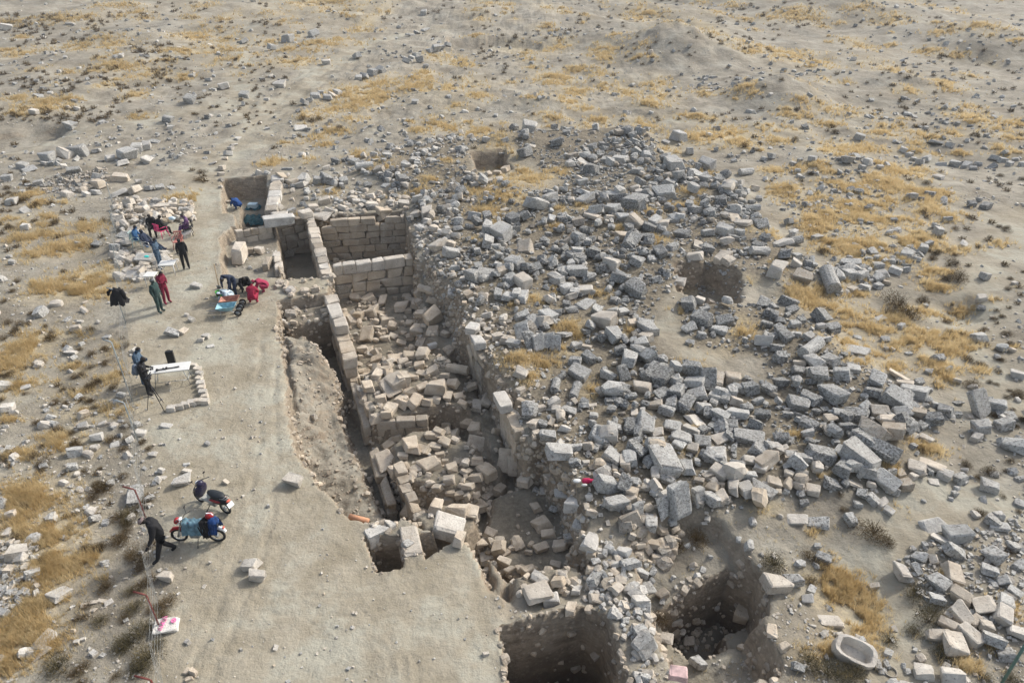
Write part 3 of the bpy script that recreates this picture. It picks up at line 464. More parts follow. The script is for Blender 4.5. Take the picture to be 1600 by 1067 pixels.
# rows: x y longest [angle] shape+tone in photo pixels. B block, R boulder, S slab, U standing slab, C column piece
ROWS = """695 325 18 Bp;705 317 18 -10 Bp;685 383 24 35 Bp;704 381 16 Bp;704 396 26 Bg;698 364 16 Bp;715 357 16 Bg;667 331 22 -70 Bp;667 346 14 Bp;650 335 17 Rp;743 338 20 -15 Bg;762 355 24 80 Bg;762 379 28 75 Bg;785 365 30 -35 Bg;802 358 16 Bd;820 388 26 80 Bb;805 410 28 -20 Bg;779 414 16 Bg;739 430 26 -35 Bg;758 426 34 -15 Sg;782 425 22 Bb;797 434 18 Bg;838 318 38 30 Bg;859 308 28 20 Bg;818 338 22 -40 Bd;800 341 22 -50 Bd;862 343 17 80 Rg;835 420 22 Bd;868 433 18 -50 Bg;787 328 16 Sp;709 419 16 Bg;
880 296 16 Rg;910 284 18 Bg;917 302 30 -55 Sg;915 312 26 30 Bg;932 328 30 -10 Rg;925 337 30 -30 Sp;956 326 26 -30 Bg;955 305 24 -5 Bg;970 308 24 -5 Bd;989 318 34 -25 Bd;998 307 26 -25 Sg;1037 303 40 2 Bg;1020 312 11 Rg;992 346 28 -25 Bb;983 356 19 Rd;975 340 22 Bg;987 377 34 55 Bd;972 370 22 15 Bb;1022 346 22 30 Bg;1037 349 22 -10 Rp;1053 341 20 Rg;1067 331 18 Bd;1083 328 22 -40 Bd;1067 365 22 Bd;1034 359 16 Bg;1014 355 22 -20 Bd;896 374 15 Bd;917 377 19 Rg;902 391 20 Bg;905 404 24 -5 Bd;929 394 24 65 Bd;941 398 14 Rg;954 412 25 Bp;993 407 26 -15 Rd;1032 394 24 -70 Rd;1050 386 20 30 Bd;1086 400 26 -10 Bp;1092 383 20 70 Sp;880 343 18 Bd;903 346 22 Rb;902 424 34 -5 Bg;882 427 18 70 Bg;924 431 17 Bg;867 434 18 -40 Bg;971 434 26 -15 Rg;1025 436 20 Rd;1061 440 20 Rp;
706 459 20 -70 Bg;797 438 20 -35 Bg;817 440 26 -40 Bp;869 438 24 -40 Bg;779 459 20 75 Bg;793 463 22 80 Bg;805 460 20 85 Bg;817 463 22 80 Bg;886 451 22 Rg;893 463 18 Bp;914 475 34 45 Sg;914 454 24 Bp;874 487 19 Rd;857 494 26 -50 Bg;848 501 28 -45 Bp;835 505 26 -45 Bg;829 512 20 -40 Bb;815 493 24 15 Bg;815 517 34 80 Ug;827 531 28 80 Ud;841 535 26 75 Ug;856 531 26 75 Ug;868 537 24 70 Ug;803 537 23 Bg;778 526 22 Rp;880 522 30 -45 Sg;916 519 17 Rd;899 540 19 Rg;917 543 18 Bp;919 558 22 -50 Bd;899 564 18 Bd;761 493 18 Bp;893 484 18 Bg;932 483 18 60 Bg;
969 436 30 -25 Rd;994 450 32 -35 Bd;958 487 20 Bg;973 487 20 Bg;988 490 15 Rb;945 499 32 -30 Bp;987 504 19 Rp;1008 508 30 -10 Bg;1013 514 28 -60 Bg;1000 536 26 10 Bg;1008 527 24 -40 Bp;960 524 28 -60 Rg;969 547 24 Rd;984 561 30 75 Bg;1011 556 28 -50 Bg;1008 441 14 Rp;1074 474 26 60 Bd;1093 469 15 Bp;1111 472 15 80 Bp;1098 499 28 -30 Bd;1131 502 26 5 Bd;1123 516 25 Bg;1102 483 18 Rg;1076 512 22 Bg;1096 523 16 Bg;1078 535 15 Rg;
814 584 23 -20 Bp;868 602 28 70 Cd;874 590 22 30 Cd;899 610 30 70 Cd;904 583 32 -30 Bg;950 587 26 -25 Bg;973 583 28 80 Ud;890 641 26 -15 Bg;869 639 15 Bp;827 630 14 Bw;815 609 15 Bp;805 647 20 Rp;835 662 22 50 Rp;848 662 18 Rd;856 680 32 -5 Rg;932 677 26 70 Bg;959 668 24 -10 Bg;986 665 32 75 Rd;874 706 42 10 Bg;901 699 19 Bg;919 696 21 Rb;958 715 28 -30 Bg;946 612 20 Bg;970 612 20 Bg;968 629 18 Rd;952 626 16 Rd;913 633 18 Rg;926 633 14 Sp;992 644 18 80 Sp;845 638 16 Bp;
1018 582 28 45 Bd;1035 589 30 45 Bd;1080 576 30 -30 Bd;1084 597 30 Bg;1106 592 36 80 Ud;1120 594 28 75 Bb;1143 591 28 -10 Bb;1153 606 22 -20 Rg;1173 607 28 Rd;1003 605 28 -20 Bp;1035 615 27 30 Bd;1057 611 28 60 Rd;1071 630 30 45 Bd;1089 617 32 -5 Bg;1048 630 26 80 Rd;1023 633 26 -10 Bb;1042 643 24 -30 Bg;1098 638 24 Bg;1117 621 22 Bg;1132 624 20 Rd;1150 627 20 Bp;1125 648 32 -30 Bg;1155 646 32 Bg;1192 647 24 Bd;1143 664 25 -10 Rd;1009 663 34 70 Bg;1027 675 25 Bp;1050 668 26 Bg;1087 658 32 -60 Sp;1080 671 32 -45 Sp;1065 684 34 Rg;1098 690 30 Rd;1126 686 30 Sp;1170 681 52 -8 Sg;1185 703 26 45 Bd;996 702 34 -35 Rd;1038 722 50 -70 Bg;1081 700 22 -30 Bp;1119 711 36 -15 Bg;1060 695 22 Bg;
898 722 20 Rd;915 723 14 Bp;958 716 26 -30 Bd;976 722 22 80 Bp;1017 720 30 25 Bd;1024 740 24 80 Bp;886 746 17 -20 Bk;859 747 22 Rp;948 755 38 10 Bg;976 757 28 50 Rd;991 753 22 -30 Rg;987 769 23 -20 Bt;987 779 18 Bt;963 787 40 15 Bg;897 788 34 -10 Bw;924 800 18 Bp;921 778 15 Rw;1009 761 22 Rb;1036 793 30 75 Ug;1062 782 50 80 Ug;997 798 26 75 Ug;1015 814 30 80 Bg;1044 750 22 Bg;1074 730 28 85 Bg;882 772 30 -5 Sw;
1092 776 28 -70 Ug;1113 780 26 -55 Bg;1128 776 22 -60 Bp;1124 738 28 -40 Bp;1107 743 18 20 Bb;1092 750 16 Bb;1112 761 19 Bt;1125 757 14 Bt;1145 762 26 70 Bp;1166 765 30 -80 Bw;1191 767 34 -30 Bg;1170 743 24 Rg;1152 729 24 -20 Bg;1199 720 36 25 Bt;1188 731 22 -30 Bp;1209 753 27 -5 Rt;1232 756 19 50 Bt;1169 719 24 Bp;1116 715 30 -25 Bg;1209 701 26 -20 Bp;1244 812 34 Sw;1276 816 34 -15 Sg;1256 785 18 Rd;1270 766 27 -15 Rp;1253 737 18 Bp;1232 741 18 Rp;1094 640 18 Rd;1226 700 14 Bp;1240 706 12 Rp;1142 745 15 Bt;1230 727 16 Bg;
1193 474 24 50 Bd;1234 471 26 -30 Bd;1204 489 22 Bd;1199 507 19 Bd;1219 500 16 Bd;1241 507 20 Bg;1283 495 34 Bd;1216 512 17 Bd;1244 522 18 Bg;1192 531 26 -15 Bw;1210 525 17 Bd;1225 524 24 -55 Bd;1213 543 18 Bd;1268 543 42 30 Cg;1220 558 25 Rd;1301 512 26 -70 Rd;1273 566 28 -60 Bg;1249 567 20 Bp;1246 579 22 Rd;1270 582 22 Bp;1315 584 27 -15 Bg;1297 563 28 -50 Rg;1336 548 36 -30 Sg;1334 576 22 Bg;1340 527 16 Sg;1384 530 15 Rg;1310 455 16 Rp;1297 437 48 75 Cg;1376 497 16 Sw;1291 530 16 Rg;1264 526 18 Rg;1282 510 18 Rw;1238 485 18 Bd;1207 480 15 Bd;1252 500 16 Bd;
1219 597 23 Bd;1243 593 14 Bg;1267 596 17 Rd;1202 608 22 -40 Bd;1247 631 32 -10 Bd;1264 622 28 -35 Bd;1303 616 38 -70 Bd;1262 662 32 -30 Rd;1310 646 19 Bg;1298 653 23 Rp;1364 613 28 -15 Bd;1402 623 38 -30 Bg;1324 667 28 Rd;1339 648 36 -20 Bd;1351 637 22 Bg;1363 675 42 -45 Bb;1375 643 30 -5 Bb;1397 673 40 Rb;1387 656 28 -5 Bp;1349 688 38 -45 Bd;1382 704 42 -40 Bd;1349 716 54 -35 Bg;1282 709 46 Bd;1312 704 22 40 Bg;1222 685 28 Rd;1208 700 26 Bg;1408 644 26 Bg;1318 731 30 40 Bd;1349 735 28 Bg;1295 670 18 Rg;1248 655 14 Rg;1230 648 16 Bd;1289 640 14 Rd;
1369 593 26 40 Bg;1405 588 32 -20 Sp;1412 601 27 -15 Bp;1430 612 34 -30 Bg;1448 623 18 Rg;1435 597 18 Bd;1433 645 22 Bb;1457 655 36 -10 Bd;1439 665 20 Bd;1531 632 42 85 Ug;1555 633 28 -30 Bg;1532 668 34 -5 Rg;1568 663 30 Rg;1525 684 18 Bw;1445 683 22 -40 Sp;1429 681 14 Sp;1585 696 36 -25 Bg;1574 650 26 -10 Sg;1590 585 20 -25 Bw;1450 609 16 Rd;1465 560 22 Rd;1498 629 16 Sd;1495 647 14 Bg;1463 632 18 Rg;1478 643 22 -40 Bg;1451 580 12 Rg;1482 577 15 Rg;
1300 756 28 Rd;1353 736 30 Bg;1383 752 36 -50 Bg;1395 766 20 -30 Bg;1413 758 31 Rb;1432 730 30 Rp;1407 740 17 85 Bt;1393 736 17 Rg;1335 756 26 -10 Sp;1362 757 16 Rp;1345 770 20 Rd;1363 779 20 -30 Bg;1378 786 20 20 Bw;1387 797 16 -45 Bw;1339 788 15 Rg;1330 811 24 -70 Rg;1477 741 22 -30 Rw;1452 735 14 80 Rd;1458 753 20 Sw;1456 727 34 -30 Sp;1491 771 12 Rg;1501 748 24 Rg;1547 759 30 -15 Rg;1440 742 14 Bb;1427 744 14 Bp;
1495 834 40 -10 Rg;1492 862 34 Bg;1490 897 31 80 Bp;1470 912 32 -50 Bg;1502 932 34 -35 Bt;1465 937 24 Rg;1437 870 26 -30 Rg;1410 896 27 85 Bp;1537 947 35 Bp;1567 960 30 50 Bp;1502 960 34 -65 Bp;1485 960 19 Rp;1480 975 27 -35 Bp;1522 970 25 Bp;1540 977 28 Rp;1465 992 31 -10 Bp;1492 1007 42 75 Rp;1515 992 36 -55 Bp;1550 1000 36 Rg;1572 1022 28 Rg;1590 987 30 -20 Rw;1572 940 26 Rg;1552 867 30 -65 Rg;1585 855 22 Rg;1592 882 24 Rg;1547 892 24 -30 Rg;1567 907 24 Rg;1585 925 22 -45 Rg;1560 822 28 -10 Sg;1560 805 22 Rg;1470 842 28 -30 Sp;1490 1057 36 -20 Bw;1367 916 15 Bp;1297 970 36 -5 Sp;1262 935 21 -10 Rw;1247 1042 24 -15 Rg;1250 880 18 Rg;1287 872 24 -20 Bg;1460 822 44 12 Sw;1288 990 14 Rp;1312 993 14 Rp;1343 998 16 Rp;
260 900 24 -5 Bp;392 882 30 Rp;403 899 31 Rp;133 945 13 Sp;147 940 14 10 Sp;159 938 11 Sp;170 941 13 30 Sp;145 953 14 -10 Sp;70 1000 30 60 Sw;95 927 32 65 Sw;32 870 26 Rw;292 725 13 Sw;292 735 16 Sw;284 751 24 15 Bw;252 735 13 Rw;252 746 15 Sw;152 682 22 Rw;147 699 17 Rw;113 729 17 Rg;260 665 18 -10 Sw;178 695 14 Sw;220 676 19 Rw;239 709 13 Rw;459 750 31 Bp;270 520 22 -10 Bg;291 492 9 Rp;299 499 11 Bp;286 517 13 75 Bp;322 525 12 Bw;314 531 11 Rp;329 541 12 Sw;307 447 17 Bg;167 526 14 Sg;112 550 20 -5 Sw;292 1048 11 75 Bt;302 1050 14 Bt;296 1060 12 Bt;5 957 22 Rg;62 1020 26 50 Sw;120 1002 10 Bw;114 985 10 Rp;130 998 9 Rw;12 637 22 Rw;40 605 16 Sw;160 662 12 Rw;40 690 12 Rw;
76 245 25 Bg;102 240 24 Bp;125 235 30 Bg;150 236 14 Rg;172 248 17 Rw;197 240 32 -20 Rg;215 232 22 -50 Rg;229 228 20 -50 Bg;242 222 20 Sg;230 249 18 80 Rw;192 254 20 Rw;69 255 13 Bg;81 255 12 Bg;92 252 12 Rp;116 266 19 Bg;100 260 11 Rw;35 259 25 Rg;46 265 24 Sg;190 278 28 5 Bp;155 287 22 Rt;10 278 18 Rg;60 286 16 Rg;18 315 20 Bw;35 300 11 Rg;104 303 20 Rw;210 296 22 70 Bp;232 294 16 Rg;250 293 12 Bg;268 294 14 Sg;185 302 30 15 Sw;150 301 16 Bg;135 303 16 Rw;217 284 12 Rw;202 316 21 Bp;245 316 16 Bg;258 322 34 12 Sp;200 372 28 -10 Bg;180 386 17 Bg;207 407 19 Rp;227 406 30 -5 Bw;187 413 15 Bp;205 430 36 Sw;250 405 18 Sw;292 366 16 Bp;40 354 17 Rw;152 381 16 Rg;40 329 18 Sw;285 392 14 Rg;
372 216 14 75 Sw;366 226 12 Sw;361 232 11 Bp;357 240 12 Bw;352 248 10 Bp;347 262 12 75 Bp;345 272 11 Bp;333 255 14 10 Sw;346 281 10 Bp;344 292 9 Rp;
477 160 11 Rg;484 156 10 Rg;492 150 13 Bg;502 145 10 Rg;512 152 13 Rg;520 149 11 Rp;528 145 11 Rg;560 122 11 Rg;570 119 12 Rg;582 113 12 -20 Bg;595 109 12 Rg;635 94 13 Rg;643 90 9 Rg;650 86 10 Rg;656 94 12 Rg;672 79 9 Rg;682 75 10 Rg;690 74 9 Rg;700 70 8 Rg;642 55 9 20 Sg;652 51 9 Sg;665 46 10 20 Sg;380 65 11 Rg;450 60 14 -10 Bg;490 52 13 Rg;662 20 9 80 Bg;557 87 11 Rg;382 149 12 Bg;437 132 16 Rw;350 134 12 Rw;297 155 15 Rg;262 186 13 Bd;110 196 14 80 Rg;52 175 10 80 Rw;190 87 7 80 Rw;10 42 16 Rw;470 200 16 20 Sw;510 97 14 Rw;60 149 12 Sg;110 37 10 Sw;425 74 10 Rg;120 170 9 Rw;395 0 8 Rw;
1412 234 14 Rg;1420 242 13 Bg;1428 248 12 Rg;1437 253 15 -20 Rg;1448 248 13 Bg;1470 258 17 Sg;1491 256 18 Rg;1509 259 20 Rg;1521 263 12 Bg;1555 247 16 -20 Bg;1567 251 15 Bg;1578 256 12 Bg;1587 249 11 Rg;1597 257 14 Rg;1344 214 15 -20 Bg;1461 223 24 -8 Sg;1325 250 20 Bg;1339 245 14 80 Bg;1312 248 13 Rd;1348 262 14 70 Rg;1356 253 18 20 Rw;1375 261 17 Rg;1270 248 15 Rg;1239 256 14 Rg;1250 250 10 Rg;1206 244 15 Rg;1194 248 14 75 Rg;1147 251 13 Rg;1141 243 9 Rd;1425 307 20 Rg;1440 310 12 Bd;1453 303 15 -20 Bd;1466 362 20 75 Rg;1462 354 14 Rg;1481 342 16 Rd;1443 388 20 45 Rg;1417 398 22 Rg;1433 405 12 Bg;1400 423 19 Rg;1416 421 13 Rg;1416 414 13 Sg;1451 381 14 Rg;1377 429 24 Rg;1344 431 20 Bg;1326 429 24 10 Rg;1331 410 30 -10 Sg;1350 449 21 Rg;1372 447 16 Rg;1310 432 22 60 Bg;1385 441 12 Rt;1332 452 16 Rp;1256 432 28 -25 Bb;1214 420 30 45 Bp;1245 400 16 Rg;1245 412 17 Bw;1262 412 15 80 Rd;1238 377 32 12 Cg;1220 380 34 15 Sw;1276 371 17 Bg;1396 344 13 Rd;1539 431 18 Rg;1534 466 19 Bw;1533 481 13 Rd;1409 509 13 Rg;1446 478 12 Bd;1519 319 20 Rd;1540 322 20 Rd;1530 312 12 Rg;1128 403 26 20 Bp;1225 398 24 80 Rd;1184 385 18 Bd;1187 392 32 5 Cg;
1062 213 24 -45 Bg;1040 223 13 Bg;1078 236 17 80 Bg;1042 243 20 60 Sg;1052 253 36 -60 Bg;1028 279 15 Bg;1045 286 18 Bg;1020 290 16 Bd;1103 256 26 -30 Bg;1090 260 17 60 Bg;1112 254 15 Bg;1087 273 24 -45 Bg;1104 279 22 -50 Bg;1121 281 17 -50 Bd;1078 280 13 Rg;1165 270 22 10 Cg;1153 286 18 -20 Bp;1179 294 15 Bp;1175 325 28 3 Cg;1125 313 22 -3 Rd;1112 309 12 Bg;1148 341 24 75 Sp;1110 327 18 Bd;1083 328 20 -45 Bg;1160 348 24 -30 Sp;1190 352 26 5 Bd;1130 360 24 -45 Bg;1106 364 20 Bg;1137 365 18 40 Sg;1107 388 20 Rd;1154 363 16 -45 Bg;1145 371 18 Bd;1170 347 18 10 Sw;1090 290 12 Bg;1008 295 14 Rg;1003 285 12 Rg;1166 268 26 10 Cg;1233 346 16 Rd;
826 199 20 -5 Rg;804 199 12 Rd;789 219 13 Bg;786 240 12 Sg;829 228 14 Sp;870 222 28 -3 Rd;886 207 16 Rd;930 198 13 60 Rg;985 205 12 Bg;925 230 14 Rd;891 256 16 Rg;907 242 20 -30 Sp;912 254 22 -30 Sp;945 250 16 60 Bg;940 252 14 -60 Sp;969 250 24 Bg;995 236 15 Bg;930 253 11 Rp;1012 235 18 20 Rd;908 283 20 -10 Bp;925 264 22 -30 Bd;820 237 24 30 Rd;826 240 14 Bg;777 270 15 Bt;790 265 14 60 Bt;763 272 12 Rt;749 278 12 Bp;765 283 12 Rp;780 280 12 Bp;740 268 11 Bp;731 270 12 Rp;742 288 14 Bp;755 292 10 Rp;768 293 11 Bp;
471 288 18 85 Bw;475 280 26 80 Bg;460 286 18 Bt;497 281 24 0 Rg;510 280 24 -55 Bd;514 297 15 60 Bg;537 283 20 Rg;525 252 17 Rd;554 252 15 Rg;569 259 28 12 Cg;590 250 20 Sp;593 265 17 85 Bb;605 243 15 Bg;645 250 14 70 Bg;633 257 14 Bg;450 264 22 Sg;488 325 18 Bp;513 328 14 Bp;506 315 18 Bp;500 337 30 -10 Sp;535 325 16 Bp;557 315 14 Bp;578 307 16 Rp;590 303 15 -30 Sp;580 320 22 Bp;598 331 20 Bt;600 337 18 Bt;612 316 14 Rp;630 318 20 Bp;575 290 15 Rd;602 290 14 Sg;632 288 14 Bp;680 285 18 Sp;455 330 15 Bg;437 341 24 12 Bw;441 278 18 Bt"""
TROWS = """625 377 15 80 Bt;612 390 12 Rt;597 390 12 Rt;630 392 12 Rt;587 395 13 Rt;620 383 10 Bt;643 395 11 Rt;622 426 14 Bt;621 438 13 Rt;622 452 13 Bt;610 440 14 60 Bt;645 444 15 Rt;655 457 18 20 Bt;635 463 14 Bt;650 432 11 Rt;597 471 20 85 Bt;582 487 20 80 Bt;592 490 14 Bt;605 501 23 10 Bt;575 522 24 75 Bt;640 505 15 Rt;652 515 22 80 Bt;675 496 31 35 Bt;677 517 20 Rt;695 522 16 Rt;651 475 22 Rt;677 471 22 Rt;627 479 24 Rt;656 490 14 80 Bt;559 494 20 Bt;555 466 18 -5 Bt;575 467 22 Bt;627 536 16 Bt;676 540 15 Bw;642 527 16 Bt;614 526 15 Bt;660 450 14 Bt;671 455 16 Bt;637 486 14 Rt;600 517 14 Rt;590 513 15 Bt;640 470 15 Rt;
587 562 19 15 Bt;620 560 30 15 St;640 555 20 Bt;660 552 20 80 Bt;630 565 19 Bt;590 585 19 70 Bt;603 577 18 Bt;609 604 38 -50 St;618 597 30 -60 Bt;628 593 30 -65 Bt;640 612 20 20 Bt;682 605 34 -5 Bt;675 580 19 Bt;685 567 15 Bt;655 571 18 Bt;657 583 16 Bt;707 600 20 Bt;715 577 36 -10 Ct;695 587 17 Rt;660 605 18 Bt;643 589 16 Bt;595 623 20 Bt;609 639 24 75 Bt;590 652 26 40 Bt;630 631 22 Bt;647 628 22 60 Bt;669 627 18 75 Bt;682 623 16 80 Bt;700 620 16 75 Bt;716 620 16 Bt;722 631 15 Bt;737 605 20 Rt;760 625 24 80 Rt;697 665 17 Bt;665 652 13 Rt;730 662 24 Rt;742 670 26 80 Rt;575 604 20 -60 Bt;572 580 14 Rt;582 572 12 Rt;605 570 15 Bt;650 590 12 Rt;571 622 20 80 Bt;
607 695 19 30 Bk;622 685 20 Bt;642 696 34 -65 Bt;655 669 26 Bt;672 680 22 Bt;685 673 18 Bt;660 703 24 Bt;680 698 20 Bt;695 690 20 -20 Bt;603 722 38 -60 Bt;630 712 18 Bt;670 727 34 20 Bt;648 733 20 Bt;746 693 42 -10 Rt;687 711 16 Bt;706 731 22 Rt;695 721 14 Bt;717 721 16 Bt;726 737 16 Bt;746 720 24 Rt;760 738 30 -45 Rt;745 746 20 Bt;732 759 19 -20 Bt;701 750 19 Bt;684 763 18 Bt;705 770 16 Bt;718 773 15 Bt;789 719 36 80 Ut;804 728 34 80 Ut;810 709 16 Rt;782 766 26 60 Bt;820 752 26 -30 Rt;730 775 15 80 Bt;744 773 16 70 Bt;635 756 22 80 Bt;625 735 24 -60 Bt;
642 796 32 50 Bt;655 786 18 Bt;681 790 24 80 Bt;701 782 20 Bt;716 797 36 -10 Bt;752 791 22 -70 Bt;738 802 26 80 Bt;700 826 46 -5 Bw;718 842 24 80 Bt;766 832 20 Bt;751 849 20 20 Bt;779 853 22 80 Bt;761 872 30 20 Bp;787 876 22 -20 Bt;797 890 18 Bt;837 792 18 -60 Bt;847 818 30 20 Bt;856 834 24 Bt;845 856 25 Rt;827 863 15 Rt;875 853 28 Rt;867 881 22 Rt;872 907 26 Rt;825 892 24 Rt;860 938 26 Bw;901 922 19 60 Bw;930 905 28 50 Bg;892 950 24 80 Bt;922 845 15 Bw;925 860 18 Bw;932 877 18 Rg;975 862 22 -40 Rw;987 880 26 20 Bg;1002 895 22 -20 Bg;1005 920 36 5 Sg;1000 940 26 10 Bw;972 945 16 Rw;965 912 12 Rg;1005 1007 38 30 Rg;1007 1058 20 Rg;1090 1035 26 -60 Rg;1035 995 30 -20 Sp;1057 972 18 Bp;1062 986 22 Sp;1077 1002 20 Bp;930 935 24 Rt;1050 856 24 Rt;1020 850 24 Rt;1000 852 20 Rt;1035 928 24 Rt;1037 830 20 Bt;1050 815 16 Bg;1025 870 16 Rt;640 748 20 Bt;905 822 24 -20 Rg;890 840 18 Bg;1213 911 40 12 Bp;1241 907 30 8 Bg;1160 955 34 60 Bt;1205 985 24 70 St;1225 1010 20 20 Bt;880 760 18 Bp;560 636 18 Bt"""
SHAPE = {'B': ('stone_block', 'stone block', 'block'), 'R': ('boulder', 'boulder', 'boulder'), 'S': ('stone_slab', 'stone slab', 'slab'),
         'U': ('standing_slab', 'stone slab', 'upright slab'), 'C': ('column_piece', 'column piece', 'column piece')}
def parse(txt, trench):
    out = []
    for q in txt.replace('\n', '').split(';'):
        p = q.split()
        if not p: continue
        out.append((float(p[0]), float(p[1]), float(p[2]), float(p[3]) if len(p) == 5 else None, p[-1][0], p[-1][1], trench))
    return out
HAND = parse(ROWS, False) + parse(TROWS, True)
def stone_size(sh, L, g):
    if sh == 'B': return L, L * g.uniform(.55, .80), L * g.uniform(.42, .66)
    if sh == 'R': return L, L * g.uniform(.66, .88), L * g.uniform(.48, .70)
    if sh == 'S': return L, L * g.uniform(.55, .75), L * g.uniform(.16, .26)
    if sh == 'U': return L, L * g.uniform(.58, .70), L * g.uniform(.28, .40)
    return L, L * .42, L * .42
sg = random.Random(5)
HS = []          # placed stones
_hx, _hy, _hz = hit([h[0] for h in HAND], [h[1] for h in HAND], 0.12)
for (px, py, L, ang, sh, tn, trn), x, y, z in zip(HAND, _hx, _hy, _hz):
    depth = y * CP - (z - CAM_H) * SP; s = FPX / depth
    dep = math.atan2(CAM_H - z, math.hypot(x, y))
    a = R(ang) if ang is not None else R(sg.uniform(-25, 25))
    dx, dy = math.cos(a), math.sin(a) / (math.sin(dep) * .75 + .30)
    k = math.hypot(dx, dy); Lm = L / s * min(k, 1.15) * (.99 if py > 330 else .90 if py > 200 else 1.25)
    l, w, h = stone_size(sh, Lm, sg)
    yaw = math.atan2(dy, dx) + sg.uniform(-.08, .08)
    ty = sg.gauss(0, .18); tx = sg.gauss(0, .22)
    off = h * .5
    if sh == 'U': l, w, h = l * .95, w, h; ty = -R(sg.uniform(50, 68)); yaw = R(90) + sg.uniform(-.2, .5); off = l * .40; tx = 0
    HS.append(dict(px=px, py=py, L=L, sh=sh, tn=tn, tr=trn, half=(l / 2, w / 2, h / 2), yaw=yaw, tx=tx, ty=ty, off=off * .8, Lm=Lm))
for h, x, y, z in zip(HS, *hit([h['px'] for h in HS], [h['py'] for h in HS], np.array([h['off'] for h in HS]))):
    h['c'] = (float(x), float(y), float(ground(x, y)) + h['off'])
# ------------------------------------------------------------------ labels that single one thing out
LAND = [(765,250,'the square pit'),(1105,440,'the round pit in the rubble'),(838,318,'the grooved grey block'),(885,600,'the arched pair of stones'),(1052,780,'the tall upright grey slab'),
        (1300,440,'the leaning bluish column'),(1395,675,'the big rounded brown boulder'),(1531,632,'the bluish upright slab'),(1330,1018,'the stone trough'),(1090,960,'the dark pit beside the trough'),
        (870,1020,'the deep bottom pit'),(1268,543,'the slanting grey column'),(1175,325,'the pale lying column'),(1480,165,'the far right hollow'),(1115,215,'the yellow grass patch behind the rubble'),
        (1290,340,'the broad yellow meadow'),(820,530,'the row of leaning slabs'),(1170,681,'the flat pale slab'),(700,826,'the long pale ashlar'),(628,508,'the standing column stump'),
        (593,442,'the leaning column'),(797,723,'the two upright trench slabs'),(610,860,'the small square pit'),(395,320,'the tarpaulin room'),(425,300,'the big ashlar wall end'),
        (570,120,'the far track kerb'),(125,235,'the stone ring at the left'),(240,345,'the seated people'),(260,575,'the white table'),(340,780,'the parked scooter'),(310,830,'the loaded motorcycle'),
        (255,975,'the pink painted stone'),(60,800,'the yellow grass by the fence'),(355,485,'the wheelbarrow'),(1500,950,'the boulder heap at lower right'),(1245,812,'the pair of bluish blocks'),
        (1420,740,'the pale heap at the rubble foot'),(1150,750,'the pale block row'),(1500,255,'the stone row at upper right'),(700,400,'the pale trench rim'),(900,730,'the pinkish gravel bank'),
        (660,590,'the collapsed vault'),(650,715,'the lower masonry heap'),(570,380,'the large ashlar room'),(1100,600,'the darkest pile'),(1330,650,'the right dark pile'),(950,330,'the rubble middle'),
        (1213,911,'the long ashlar by the bush'),(60,130,'the far left scrub'),(400,60,'the far scrub'),(1400,530,'the dark bushes at right'),(1050,90,'the bare hump'),(30,950,'the lower left grass'),
        (500,300,'the rubble behind the rooms'),(1090,280,'the blocks at the rubble edge'),(850,870,'the trench end'),(200,420,'the white plastic table'),(352,250,'the single stone row')]
NUMW = ['', 'one', 'two', 'three', 'four', 'five', 'six', 'seven', 'eight', 'nine', 'ten', 'eleven', 'twelve']
ORD = ['first', 'second', 'third', 'fourth', 'fifth', 'sixth', 'seventh', 'eighth', 'ninth', 'tenth', 'eleventh', 'twelfth']
def ORDN(k): return ORD[k] if k < 12 else '%dth' % (k + 1)
def where(px, py, rank=0):
    d = sorted(((px - a) ** 2 + ((py - b) * 1.3) ** 2, a, b, t) for a, b, t in LAND)
    r2, a, b, t = d[0] if d[0][0] > 14 ** 2 else d[1]
    dx, dy = px - a, (py - b) * 1.3
    rel = ('right of' if dx > 0 else 'left of') if abs(dx) > abs(dy) * 1.1 else ('in front of' if dy > 0 else 'behind')
    r = math.sqrt(r2); pre = 'close ' if r < 32 and rel != 'in front of' else ''
    return (pre + rel + ' ' + t)
def unique_labels(items):
    """items: list of (head phrase, px, py, object). Adds a rank from the left where two would read alike."""
    by = {}
    for it in items: by.setdefault((it[0], where(it[1], it[2])), []).append(it)
    for (head, w), L in by.items():
        L.sort(key=lambda i: i[1]); n = len(L)
        for k, it in enumerate(L):
            if n == 1: lab = head + ' ' + w
            elif k == 0: lab = 'leftmost ' + head + ' ' + w
            elif k == n - 1: lab = 'rightmost ' + head + ' ' + w
            elif k < n / 2: lab = ORDN(k) + ' from left ' + head + ' ' + w
            else: lab = ORDN(n - 1 - k) + ' from right ' + head + ' ' + w
            it[3]['label'] = lab
TW = {'d': 'dark lichened', 'g': 'grey weathered', 'p': 'pale beige', 'b': 'brownish', 'w': 'whitish', 'k': 'pinkish', 't': 'tan'}
def size_word(m):
    return 'very large' if m > 1.5 else 'large' if m > 1.0 else 'medium' if m > .68 else 'small'
